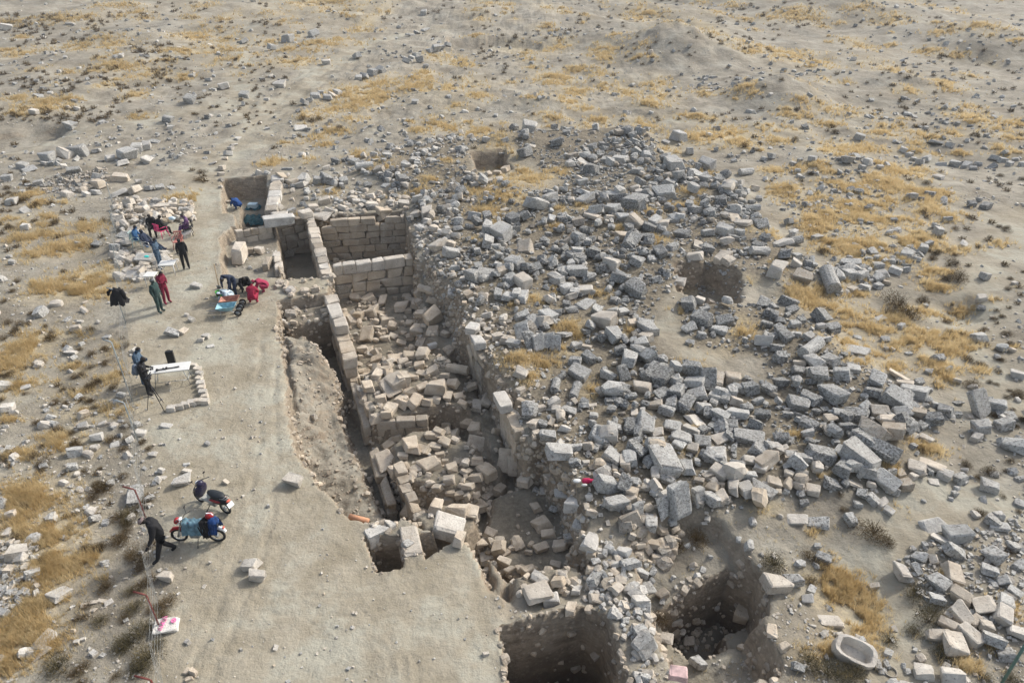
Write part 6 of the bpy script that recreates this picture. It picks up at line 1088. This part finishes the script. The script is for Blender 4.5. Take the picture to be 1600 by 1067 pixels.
# bent orange pipe and cloths
b = P3(560, 812, -.25); q = thing('clay_pipe', 'short orange clay pipe sticking out of the trench edge', 'pipe', b, R(-12)); part('pipe', q, plain('orange_clay', (.50, .26, .15)), lambda bm: tube_bm(bm, [(-.30, 0, .08), (.34, 0, .0)], .10, 12))
b = at(917, 757); q = thing('rag', 'crimson rag and white scraps caught between the rubble blocks', 'rag', b + Vector((0, 0, .12))); part('red_cloth', q, plain('crimson_rag', (.42, .01, .07)), lambda bm: ell_bm(bm, (0, 0, .05), (.22, .09, .08), fn=lambda v: v * (1 + .2 * math.sin(v.x * 40)))); part('white_scrap', q, WHITE, lambda bm: (ell_bm(bm, (-.32, .02, .03), (.14, .09, .05)), ell_bm(bm, (-.1, -.14, .0), (.10, .05, .04))))
b = at(1391, 1050); q = thing('worn_hoop', 'pale rubber hoop lying on the ground right of the trough', 'hoop', b); part('hoop', q, plain('dusty_rubber', (.30, .27, .22)), lambda bm: torus_bm(bm, (0, 0, .03), .15, .022, 'z'))
# painted stone: pink paint marks on a white flat stone
b = at(262, 980); root = thing('painted_stone', 'flat whitish stone with pink sprayed marks at the foot of the red post', 'stone', b, R(4))
V = stones(T_BIG, np.array([[.31, .25, .08]]), np.array([.2]), np.array([0.]), np.array([0.]), np.array([.25]), 77, 4, .08)
st = link('slab', mesh_np('slab', V[0] + [0, 0, .07], T_BIG[1], [M_STONE], tint=np.repeat(np.array([[.0, 1.0, .15]]), 56, 0)), root)
PK = plain('pink_paint', (.80, .22, .42), .8, noise=.25, scale=30)
def strokes(bm):
    zt_ = .178
    S = [[(-.16, .17), (-.04, .22), (-.03, .14), (-.12, .12)], [(-.12, .12), (-.02, .09), (-.05, .02), (-.15, .03), (-.14, .09)], [(-.14, .0), (-.02, -.02)], [(-.08, .0), (-.05, -.08), (-.15, -.08)], [(-.14, -.14), (-.04, -.12), (-.06, -.20), (-.13, -.19), (-.14, -.13)]]
    for s in S: tube_bm(bm, [(x_, y_, zt_) for x_, y_ in s], .020, 6)
    torus_bm(bm, (.17, .08, zt_), .055, .022, 'z', 14, 6); tube_bm(bm, [(.14, .08, zt_), (.20, .09, zt_)], .02, 6)
pk = part('paint_marks', root, PK, strokes)
for v in pk.data.vertices: v.co.z = .178 + (v.co.z - .178) * .25
pkst = at(1060, 1050)
o = solid('boulder', 'pink sprayed boulder at the bottom edge between the two pits', 'boulder', 1060, 1052, .35, (.52, .36, .26), R(-15), 'k', rnd=.6, seed=61); o.data.materials.clear(); o.data.materials.append(plain('pinkish_stone', (.52, .37, .35), .9, noise=.25, scale=8))
# ------------------------------------------------------------------ scooter and motorcycle (local +X is forward)
def wheel(root, x, r, name='wheel'):
    w = part(name, root, RUBBER, lambda bm: torus_bm(bm, (x, 0, r), r - .045, .045, n=28, m=8))
    part('rim', w, STEEL, lambda bm: torus_bm(bm, (x, 0, r), r - .085, .014, n=24, m=6))
    part('spokes', w, STEEL, lambda bm: [tube_bm(bm, [(x, 0, r), (x + (r - .08) * math.cos(t), 0, r + (r - .08) * math.sin(t))], .006, 4) for t in np.linspace(0, 2 * math.pi, 13)[:-1]])
    part('hub', w, STEEL, lambda bm: tube_bm(bm, [(x, -.07, r), (x, .07, r)], .045, 10))
BLUEBLK = plain('dark_blue_paint', (.020, .018, .045), .3, noise=.05); REDP = plain('red_paint', (.30, .018, .022), .3, noise=.05); CREAM = plain('cream_fairing', (.42, .43, .40), .5); SEATM = plain('black_seat', (.018, .022, .026), .55); PLATE = plain('plate_white', (.80, .82, .84), .5, noise=.03); LAMP = plain('lamp_glass', (.55, .12, .08), .2); CLEAR = plain('headlamp_glass', (.75, .78, .8), .15)
def plates(bm, c, w, h, M, rows):
    box_bm(bm, c, (w, .006, h), M)
fa, ra = at(311, 782), at(358, 803)
yaw = math.atan2(fa.y - ra.y, fa.x - ra.x); mid = (fa + ra) / 2; sc_len = (fa - ra).length
S = thing('scooter', 'parked dark scooter with black seat, red stripe and cream footwell', 'scooter', mid, yaw)
wb = .62
wheel(S, wb, .26); wheel(S, -wb, .26)
part('front_fender', S, BLUEBLK, lambda bm: tube_bm(bm, [(wb + .24, 0, .34), (wb + .14, 0, .50), (wb, 0, .56), (wb - .16, 0, .50)], [.04, .07, .08, .06], 10))
part('fork', S, STEEL, lambda bm: [tube_bm(bm, [(wb, s * .09, .26), (wb - .13, s * .06, .62), (wb - .22, s * .03, .92)], .02, 6) for s in (-1, 1)])
part('leg_shield', S, BLUEBLK, lambda bm: (ell_bm(bm, (wb - .20, 0, .66), (.10, .26, .36), Matrix.Rotation(R(-14), 3, 'Y')), ell_bm(bm, (wb - .24, 0, .96), (.13, .15, .13))))
hb_ = part('handlebar', S, DSTEEL, lambda bm: (tube_bm(bm, [(wb - .36, -.34, 1.05), (wb - .25, -.12, 1.06), (wb - .22, 0, 1.06), (wb - .25, .12, 1.06), (wb - .36, .34, 1.05)], .016, 8)))
for s in (-1, 1):
    part('mirror', hb_, DSTEEL, lambda bm: (tube_bm(bm, [(wb - .27, s * .20, 1.06), (wb - .24, s * .26, 1.24)], .007, 5), ell_bm(bm, (wb - .24, s * .27, 1.27), (.015, .055, .038))))
part('headlight', S, CLEAR, lambda bm: ell_bm(bm, (wb - .13, 0, .98), (.05, .09, .07)))
part('footwell', S, CREAM, lambda bm: (box_bm(bm, (.12, 0, .36), (.52, .26, .12), bev=.04), ell_bm(bm, (.0, 0, .52), (.16, .10, .17))))
part('body_panel', S, DSTEEL, lambda bm: ell_bm(bm, (-.42, 0, .56), (.46, .17, .17), Matrix.Rotation(R(10), 3, 'Y')))
for s in (-1, 1): part('side_stripe', S, REDP, lambda bm: ell_bm(bm, (-.36, s * .145, .58), (.30, .035, .055), Matrix.Rotation(R(12), 3, 'Y')))
part('seat', S, SEATM, lambda bm: ell_bm(bm, (-.32, 0, .76), (.40, .165, .095), fn=lambda v: Vector((v.x, v.y * (1 + .15 * (v.x < 0)), max(v.z, -.04) + .03 * (v.x < -.1)))))
part('carrier', S, STEEL, lambda bm: (tube_bm(bm, [(-.62, -.12, .78), (-.88, -.10, .84), (-.90, 0, .84), (-.88, .10, .84), (-.62, .12, .78)], .013, 6), tube_bm(bm, [(-.75, -.11, .81), (-.75, .11, .81)], .010, 6)))
part('rear_fender', S, DSTEEL, lambda bm: tube_bm(bm, [(-.58, 0, .60), (-.80, 0, .60), (-.93, 0, .46)], [.07, .09, .06], 10))
part('number_plate', S, PLATE, lambda bm: box_bm(bm, (-.95, 0, .56), (.012, .23, .17), Matrix.Rotation(R(28), 3, 'Y')))
part('tail_light', S, LAMP, lambda bm: ell_bm(bm, (-.88, 0, .70), (.05, .09, .04)))
part('exhaust', S, STEEL, lambda bm: tube_bm(bm, [(.0, -.12, .22), (-.4, -.15, .22), (-.78, -.17, .30)], [.018, .03, .045], 8))
part('engine', S, STEEL, lambda bm: box_bm(bm, (-.08, 0, .27), (.30, .20, .16), bev=.04))
part('kickstand', S, DSTEEL, lambda bm: tube_bm(bm, [(0, .08, .24), (.04, .30, .01)], .014, 6))
fa, ra = at(277, 845), at(349, 845)
yaw = math.atan2(fa.y - ra.y, fa.x - ra.x); mid = (fa + ra) / 2
Mo = thing('motorcycle', 'parked red and black motorcycle covered with a pale blue blanket and dark bags', 'motorcycle', mid, yaw)
wb = .66
wheel(Mo, wb, .30); wheel(Mo, -wb, .30)
part('front_fender', Mo, REDP, lambda bm: tube_bm(bm, [(wb + .28, 0, .46), (wb + .12, 0, .62), (wb - .06, 0, .64), (wb - .2, 0, .55)], [.035, .06, .06, .04], 10))
part('fork', Mo, STEEL, lambda bm: [tube_bm(bm, [(wb, s * .09, .30), (wb - .12, s * .09, .65), (wb - .24, s * .09, .98)], .022, 6) for s in (-1, 1)])
part('headlight', Mo, CLEAR, lambda bm: ell_bm(bm, (wb - .10, 0, .92), (.07, .10, .10)))
part('front_cowl', Mo, REDP, lambda bm: ell_bm(bm, (wb - .08, 0, 1.00), (.09, .14, .10)))
hb_ = part('handlebar', Mo, DSTEEL, lambda bm: tube_bm(bm, [(wb - .42, -.37, 1.08), (wb - .30, -.18, 1.10), (wb - .25, 0, 1.04), (wb - .30, .18, 1.10), (wb - .42, .37, 1.08)], .015, 8))
for s in (-1, 1): part('mirror', hb_, DSTEEL, lambda bm: (tube_bm(bm, [(wb - .33, s * .24, 1.10), (wb - .28, s * .32, 1.28)], .007, 5), ell_bm(bm, (wb - .28, s * .33, 1.31), (.015, .06, .04))))
part('instrument', Mo, PLATE, lambda bm: ell_bm(bm, (wb - .22, 0, 1.08), (.06, .09, .04)))
part('fuel_tank', Mo, REDP, lambda bm: ell_bm(bm, (.18, 0, .84), (.30, .14, .13)))
part('frame', Mo, DSTEEL, lambda bm: (tube_bm(bm, [(wb - .24, 0, .90), (.2, 0, .55), (-.1, 0, .32), (-wb, 0, .32)], .03, 6), tube_bm(bm, [(-.1, 0, .70), (-.8, 0, .74)], .03, 6)))
part('engine', Mo, STEEL, lambda bm: (box_bm(bm, (.08, 0, .38), (.34, .24, .26), bev=.05), ell_bm(bm, (.14, 0, .56), (.10, .10, .12))))
part('seat', Mo, SEATM, lambda bm: ell_bm(bm, (-.38, 0, .80), (.44, .14, .08)))
part('exhaust', Mo, STEEL, lambda bm: tube_bm(bm, [(.2, -.12, .28), (-.3, -.16, .26), (-.85, -.18, .36)], [.02, .03, .045], 8))
part('kickstand', Mo, DSTEEL, lambda bm: tube_bm(bm, [(-.02, .08, .26), (-.05, .34, .01)], .014, 6))
part('rear_fender', Mo, PLATE, lambda bm: tube_bm(bm, [(-.70, 0, .68), (-.92, 0, .62), (-1.0, 0, .50)], [.06, .08, .06], 10))
part('tail_light', Mo, LAMP, lambda bm: ell_bm(bm, (-.96, 0, .68), (.04, .07, .04)))
def blanket(bm, x0, x1, w, z, drop, seed, n=18, m=14):
    g = np.random.default_rng(seed); V = []
    for i in range(n):
        for j_ in range(m):
            u = i / (n - 1); v = j_ / (m - 1) * 2 - 1; a_ = abs(v)
            yy = math.copysign(min(a_ * 2, 1) * w + max(0, a_ - .5) * .16, v); zz = z - max(0, a_ - .45) * drop * 1.9 + .016 * math.sin(u * 17 + v * 3) + .012 * math.sin(u * 31 - v * 9) + g.normal(0, .013)
            V.append(bm.verts.new((x0 + (x1 - x0) * u + .03 * math.sin(v * 5 + seed), yy + .018 * math.sin(u * 21) * a_, zz)))
    for i in range(n - 1):
        for j_ in range(m - 1):
            f = bm.faces.new((V[i * m + j_], V[(i + 1) * m + j_], V[(i + 1) * m + j_ + 1], V[i * m + j_ + 1])); f.smooth = True
Mo.scale = (.86, .86, .86); S.scale = (.90, .90, .90)
q = thing('blanket', 'pale blue blanket spread over the tank and seat of the motorcycle', 'blanket', mid, yaw); q.scale = (.86,) * 3; part('sheet', q, plain('pale_blue_blanket', (.12, .21, .26), .9, noise=.3), lambda bm: blanket(bm, .40, -.34, .15, .99, .46, 3))
q = thing('bag', 'black bag strapped across the rear seat of the motorcycle', 'bag', mid, yaw); q.scale = (.86,) * 3; part('bag_body', q, blk, lambda bm: blanket(bm, -.26, -.56, .17, 1.04, .6, 6)); part('strap', q, blk, lambda bm: tube_bm(bm, [(-.2, .2, .9), (-.3, .26, .6), (-.5, .26, .55)], .02, 5))
q = thing('bag', 'bright blue jacket bundled over the carrier of the motorcycle', 'jacket', mid, yaw); q.scale = (.86,) * 3; part('bundle', q, plain('royal_blue_cloth', (.012, .045, .15), .85, noise=.35), lambda bm: (blanket(bm, -.52, -.84, .14, 1.06, .50, 9), ell_bm(bm, (-.70, .02, 1.0), (.19, .20, .13), fn=lambda v: v * (1 + .1 * math.sin(v.x * 37 + v.y * 29)))))
q = thing('helmet', 'red and white helmet tucked beside the blue bundle on the motorcycle', 'helmet', mid + Matrix.Rotation(yaw, 3, 'Z') @ Vector((-.45, -.10, .96)), yaw); q.scale = (.9,) * 3; part('shell', q, REDP, lambda bm: ell_bm(bm, (0, 0, 0), (.14, .12, .12))); part('stripe', q, PLATE, lambda bm: tube_bm(bm, [(-.13, 0, .03), (-.07, 0, .115), (.07, 0, .115), (.13, 0, .03)], .022, 6))
# ------------------------------------------------------------------ dry grass
def blades(name, label, x, y, hgt, nb, m, seed, spread=.10, lean=.55, wmin=.006):
    g = np.random.default_rng(seed); n = len(x); z = ground(x, y)
    bx = np.repeat(x, nb); by = np.repeat(y, nb); bz = np.repeat(z, nb); h = np.repeat(hgt, nb) * g.uniform(.55, 1.15, n * nb)
    a = g.uniform(0, 2 * math.pi, n * nb); r = np.repeat(hgt, nb) * spread * g.random(n * nb) * 3
    px_ = bx + r * np.cos(a); py_ = by + r * np.sin(a); dep = py_ * CP + CAM_H * SP
    w = np.maximum(wmin, dep * .00036) * g.uniform(.7, 1.3, n * nb); t = a + g.normal(0, .7, n * nb)
    l = h * lean * g.random(n * nb)
    s = g.uniform(0, 2 * math.pi, n * nb)
    V = np.empty((n * nb, 3, 3)); V[:, 0] = np.stack([px_ - w * np.cos(s), py_ - w * np.sin(s), bz - .01], -1); V[:, 1] = np.stack([px_ + w * np.cos(s), py_ + w * np.sin(s), bz - .01], -1)
    V[:, 2] = np.stack([px_ + l * np.cos(t), py_ + l * np.sin(t), bz + h], -1)
    F = np.arange(n * nb * 3).reshape(-1, 3)
    return tag(link(name, mesh_np(name, V.reshape(-1, 3), F, [m])), label, 'grass', kind='stuff')
gg = np.random.default_rng(99); xs, ys = [], []
for (x0, y0, ax, ay, k), (px, py, rx, ry, _) in zip(GW, GR):
    n = int(rx * ry * 3.1 * (.95 if py < 500 else .62) * k) + 8
    r = np.abs(gg.normal(0, .62, n)); t = gg.uniform(0, 2 * math.pi, n); x = x0 + ax * 1.2 * r * np.cos(t); y = y0 + ay * 1.25 * r * np.sin(t)
    m_ = gg.random(n) < .46 + 1.5 * fbm(x * .8, y * .8, 200, 3) + 1.3 * fbm(x * 2.6, y * 2.6, 203, 3)
    xs.append(x[m_]); ys.append(y[m_])
x = np.concatenate(xs); y = np.concatenate(ys); m_ = slope_ok(x, y, .5) & (ground(x, y) > -1); x, y = x[m_], y[m_]
dep = y * CP + CAM_H * SP
blades('dry_grass', 'golden dry grass growing in loose tufts over the open ground', x, y, np.clip(gg.uniform(.10, .30, len(x)) * (dep / 28) ** .3, .07, .5), 7, M_GRASS, 3)
n = 22000; px = gg.uniform(-120, 1720, n); py = gg.uniform(0, 1120, n) ; x, y = flat(px, py, 0)
m_ = (gg.random(n) < .10 + 1.1 * fbm(x * .25, y * .25, 205, 4)) & (poly_sd(x, y, W_PLAT) > 0) & (poly_sd(x, y, W_TR) > .2) & slope_ok(x, y, .4) & (gg.random(n) > bil(path, x, y)); x, y = x[m_], y[m_]
blades('sparse_grass', 'thin pale dry stems scattered between stones', x, y, gg.uniform(.06, .16, len(x)), 5, M_GRASS2, 4, spread=.16)
# ------------------------------------------------------------------ shrubs
def shrub_mesh(name, seed, r, h, n, m, leaf=.030, stems=14):
    g = np.random.default_rng(seed); lob = [(g.normal(0, .45), g.normal(0, .45), g.uniform(.6, 1.0)) for _ in range(5)]
    P = []
    while len(P) < n:
        k = g.integers(0, 5); u = g.normal(0, 1, 3); u /= np.linalg.norm(u); u[2] = abs(u[2]); q = g.random() ** .45
        P.append(((lob[k][0] * .55 + u[0] * q * .62) * r, (lob[k][1] * .55 + u[1] * q * .62) * r, (u[2] * q * lob[k][2]) * h))
    P = np.array(P); d = P / (np.linalg.norm(P, axis=1, keepdims=True) + 1e-6) + g.normal(0, .45, P.shape); d /= np.linalg.norm(d, axis=1, keepdims=True)
    s = np.cross(d, g.normal(0, 1, P.shape)); s /= np.linalg.norm(s, axis=1, keepdims=True); L = leaf * g.uniform(1.6, 3.6, (n, 1)); w = leaf * .35
    V = np.stack([P - s * w, P + s * w, P + d * L], 1).reshape(-1, 3)
    T_ = []
    for _ in range(stems):
        a = g.uniform(0, 2 * math.pi); e = np.array([math.cos(a) * r * g.uniform(.3, .8), math.sin(a) * r * g.uniform(.3, .8), h * g.uniform(.5, .95)]); c = np.cross(e, [0, 0, 1]); c /= np.linalg.norm(c) + 1e-6
        T_.append(np.stack([-c * .012, c * .012, e]))
    V = np.concatenate([V, np.array(T_).reshape(-1, 3)]); V[:, 2] = np.maximum(V[:, 2], -.02)
    return mesh_np(name, V, np.arange(len(V)).reshape(-1, 3), [m])
PROTO = {}
def shrub_proto(kind, i):
    if (kind, i) not in PROTO:
        PROTO[kind, i] = shrub_mesh('dry_shrub', 300 + i + (50 if kind == 'o' else 0), .5, .42, 1700, M_SHRUB if kind == 'b' else M_TWIG if kind == 'o' else M_SHRUB, leaf=.017)
    return PROTO[kind, i]
# px py width-in-pixels kind (b brown, o olive)
SH = """1205 876 46 o;1262 868 34 b;1265 905 26 b;1425 920 40 o;1446 962 54 o;1424 985 34 o;1385 998 34 o;1465 1018 38 o;1260 1028 44 o;1290 1045 50 o;1330 1050 46 o;1360 825 50 b;1385 845 26 b;1478 850 22 b;1572 858 24 b;1540 870 20 b;1575 1055 34 o;1535 1055 26 o;1025 966 40 b;
1086 838 42 b;1060 850 30 b;1400 475 44 b;1415 492 40 b;1385 487 30 b;1440 470 26 b;1455 405 18 b;1490 412 26 b;1492 435 36 b;1478 436 20 b;1570 415 10 b;1576 435 12 b;1575 452 14 b;1556 467 12 b;1553 498 14 b;1571 522 20 b;1475 502 20 b;1540 540 10 b;1560 562 14 b;1508 560 22 b;1515 600 30 b;1528 568 22 b;1560 580 16 b;1537 572 14 b;1555 600 12 b;1590 614 22 b;1545 596 12 b;1575 718 18 b;1571 736 14 b;1540 735 28 b;1507 725 22 b;1525 745 18 b;1567 775 14 b;1533 800 16 b;1527 800 22 b;1590 798 14 b;1400 725 14 b;1438 702 20 b;
1310 770 16 b;1316 795 18 b;1285 393 24 b;1230 295 16 b;1252 283 12 b;1265 272 14 b;1340 395 16 b;1305 335 10 b;1240 220 16 b;1185 225 12 b;1160 230 18 b;1178 215 10 b;1300 200 12 b;1302 208 16 b;1245 172 10 b;1220 125 8 b;1560 275 12 b;1562 290 10 b;1520 265 14 b;
95 1036 40 o;120 1048 22 b;135 1040 24 b;132 1062 18 b;160 966 26 o;135 963 16 b;190 1012 26 o;205 1000 34 o;225 985 34 o;235 1020 44 o;222 1040 36 o;250 1003 20 o;265 940 30 b;255 960 26 b;245 948 22 b;215 945 26 o;195 965 20 b;220 915 24 b;170 915 26 b;208 922 20 o;225 885 24 b;215 870 28 b;240 900 22 b;190 845 30 b;200 830 22 b;205 800 30 o;228 785 26 b;190 805 26 b;200 815 22 o;235 775 20 b;210 862 24 b;240 850 20 b;
157 765 28 b;170 758 24 b;147 775 18 b;75 722 28 b;55 712 22 b;68 735 20 b;120 690 26 b;125 698 20 b;70 695 16 b;60 660 18 b;178 685 22 b;225 690 18 b;235 700 18 b;195 665 22 b;190 650 16 b;85 680 12 b;30 700 16 b;100 740 12 b;180 605 20 b;150 600 24 b;140 605 22 b;155 595 16 b;124 567 14 b;128 585 16 b;105 628 14 b;130 622 14 b;148 635 14 b;20 582 16 b;40 615 12 b;165 570 12 b;60 520 14 b;35 505 22 b;25 515 18 b;10 528 18 b;15 505 20 b;50 490 14 b;72 510 12 b;20 455 14 b;30 440 14 b;10 470 16 b;
100 332 10 b;115 330 12 b;85 350 16 b;70 365 16 b;95 370 12 b;90 345 12 b;55 345 14 b;130 345 12 b;165 345 14 b;160 370 10 b;40 313 22 b;58 322 18 b;80 318 12 b;25 320 12 b;5 330 10 b;100 425 14 b;115 440 18 b;145 385 12 b;315 270 14 b;312 282 16 b;302 267 10 b;320 284 12 b;318 276 10 b;270 290 8 b;
475 187 16 b;490 190 18 b;468 213 14 b;530 203 18 b;458 163 10 b;500 185 14 b;430 232 10 b;740 232 10 b;785 207 12 b;600 30 8 b;"""
shr = []
for q in SH.replace('\n', '').split(';'):
    p = q.split()
    if p: shr.append((float(p[0]), float(p[1]), float(p[2]), p[3], True))
g4 = random.Random(44)
def rnd_in(poly, n, lo, hi, k):
    P = np.array(poly, float); out = []
    while len(out) < n:
        x = g4.uniform(P[:, 0].min(), P[:, 0].max()); y = g4.uniform(P[:, 1].min(), P[:, 1].max())
        if poly_sd(np.array([x]), np.array([y]), P)[0] < 0 and g4.random() < .12 + 1.7 * float(fbm(np.array([x * .02]), np.array([y * .05]), 7, 3)[0] + .2): out.append((x, y, g4.uniform(lo, hi) * (1 + .5 * (y / 600)), k, False))
    return out
far_s = rnd_in([(0, 20), (250, 20), (330, 120), (200, 190), (0, 200)], 330, 3.5, 9, 'b') + rnd_in([(200, 0), (600, 0), (420, 130), (250, 170)], 150, 3, 7, 'b') + rnd_in([(300, 150), (450, 120), (420, 200), (300, 210)], 60, 3, 7, 'b') + \
    rnd_in([(600, 0), (1600, 0), (1600, 60), (600, 60)], 240, 2.5, 7, 'b') + rnd_in([(700, 60), (1600, 60), (1600, 230), (1000, 190), (700, 200)], 260, 3, 8, 'b') + rnd_in([(0, 210), (60, 230), (30, 400), (0, 420)], 26, 6, 12, 'b') + \
    rnd_in([(1400, 260), (1600, 260), (1600, 700), (1500, 600)], 80, 5, 11, 'b') + rnd_in([(0, 480), (200, 520), (200, 1060), (0, 1067)], 90, 6, 14, 'b')
allsh = shr + far_s
hx, hy, hz = hit([s[0] for s in allsh], [s[1] for s in allsh], 0.0)
lab_items = []; order = sorted(range(len(allsh)), key=lambda i: -allsh[i][2]); indiv = set(order[:270]); rest = {}
for i, (px, py, w, k, hand) in enumerate(allsh):
    x, y, z = float(hx[i]), float(hy[i]), float(hz[i]); dep = y * CP - (z - CAM_H) * SP; wm = w * dep / FPX * (1.6 if hand and px < 290 and py > 740 else 1.3)
    if hand: y -= wm * .15
    me = shrub_proto(k, i % 5)
    if i in indiv:
        o = link('dry_shrub', me); o.location = (x, y, float(ground(x, y)) - .02); sc_ = wm
        o.scale = (sc_, sc_ * g4.uniform(.85, 1.1), sc_ * g4.uniform(.8, 1.15)); o.rotation_euler = (0, 0, g4.uniform(0, 6.28))
        tag(o, None, 'shrub', 'dry shrubs dotted over the ground', 'thing')
        lab_items.append((('large ' if wm > 1.0 else 'medium ' if wm > .6 else 'small ') + ('olive' if k == 'o' else 'brown') + ' dry shrub', px, py, o))
    else: rest.setdefault(i % 5, []).append((x, y, wm))
unique_labels(lab_items)
V_all = []
tm = shrub_mesh('tmp', 777, .5, .5, 70, M_SHRUB, leaf=.10, stems=3); tv = np.empty(len(tm.vertices) * 3); tm.vertices.foreach_get('co', tv); tv = tv.reshape(-1, 3)
for L in rest.values():
    for x, y, wm in L:
        t = g4.uniform(0, 6.28); c, s = math.cos(t), math.sin(t)
        V_all.append(np.stack([(tv[:, 0] * c - tv[:, 1] * s) * wm + x, (tv[:, 0] * s + tv[:, 1] * c) * wm + y, tv[:, 2] * wm + float(ground(x, y))], -1))
V_all = np.concatenate(V_all)
tag(link('far_shrubs', mesh_np('far_shrubs', V_all, np.arange(len(V_all)).reshape(-1, 3), [M_SHRUB])), 'small dark dry shrubs dotted over the far slope', 'shrub', kind='stuff')
# ------------------------------------------------------------------ thin dusty air
hm = bpy.data.materials.new('air'); hm.use_nodes = True; hn = hm.node_tree.nodes; hl = hm.node_tree.links
hn.remove(hn['Principled BSDF']); pv = hn.new('ShaderNodeVolumePrincipled'); pv.inputs['Color'].default_value = (.90, .95, 1.0, 1); pv.inputs['Density'].default_value = .00045; pv.inputs['Anisotropy'].default_value = .2
hl.new(pv.outputs[0], hn['Material Output'].inputs['Volume'])
bm = bmesh.new(); bmesh.ops.create_cube(bm, size=1); me = bpy.data.meshes.new('haze'); bm.to_mesh(me); bm.free(); me.materials.append(hm)
zt_, zb_ = 19.0, float(Z.min()) - 1.5
ho = link('haze', me); ho.scale = (GX[-1] - GX[0] + 20, GY[-1] - GY[0] + 20, zt_ - zb_); ho.location = ((GX[-1] + GX[0]) / 2, (GY[-1] + GY[0]) / 2, (zt_ + zb_) / 2); tag(ho, kind='stuff')
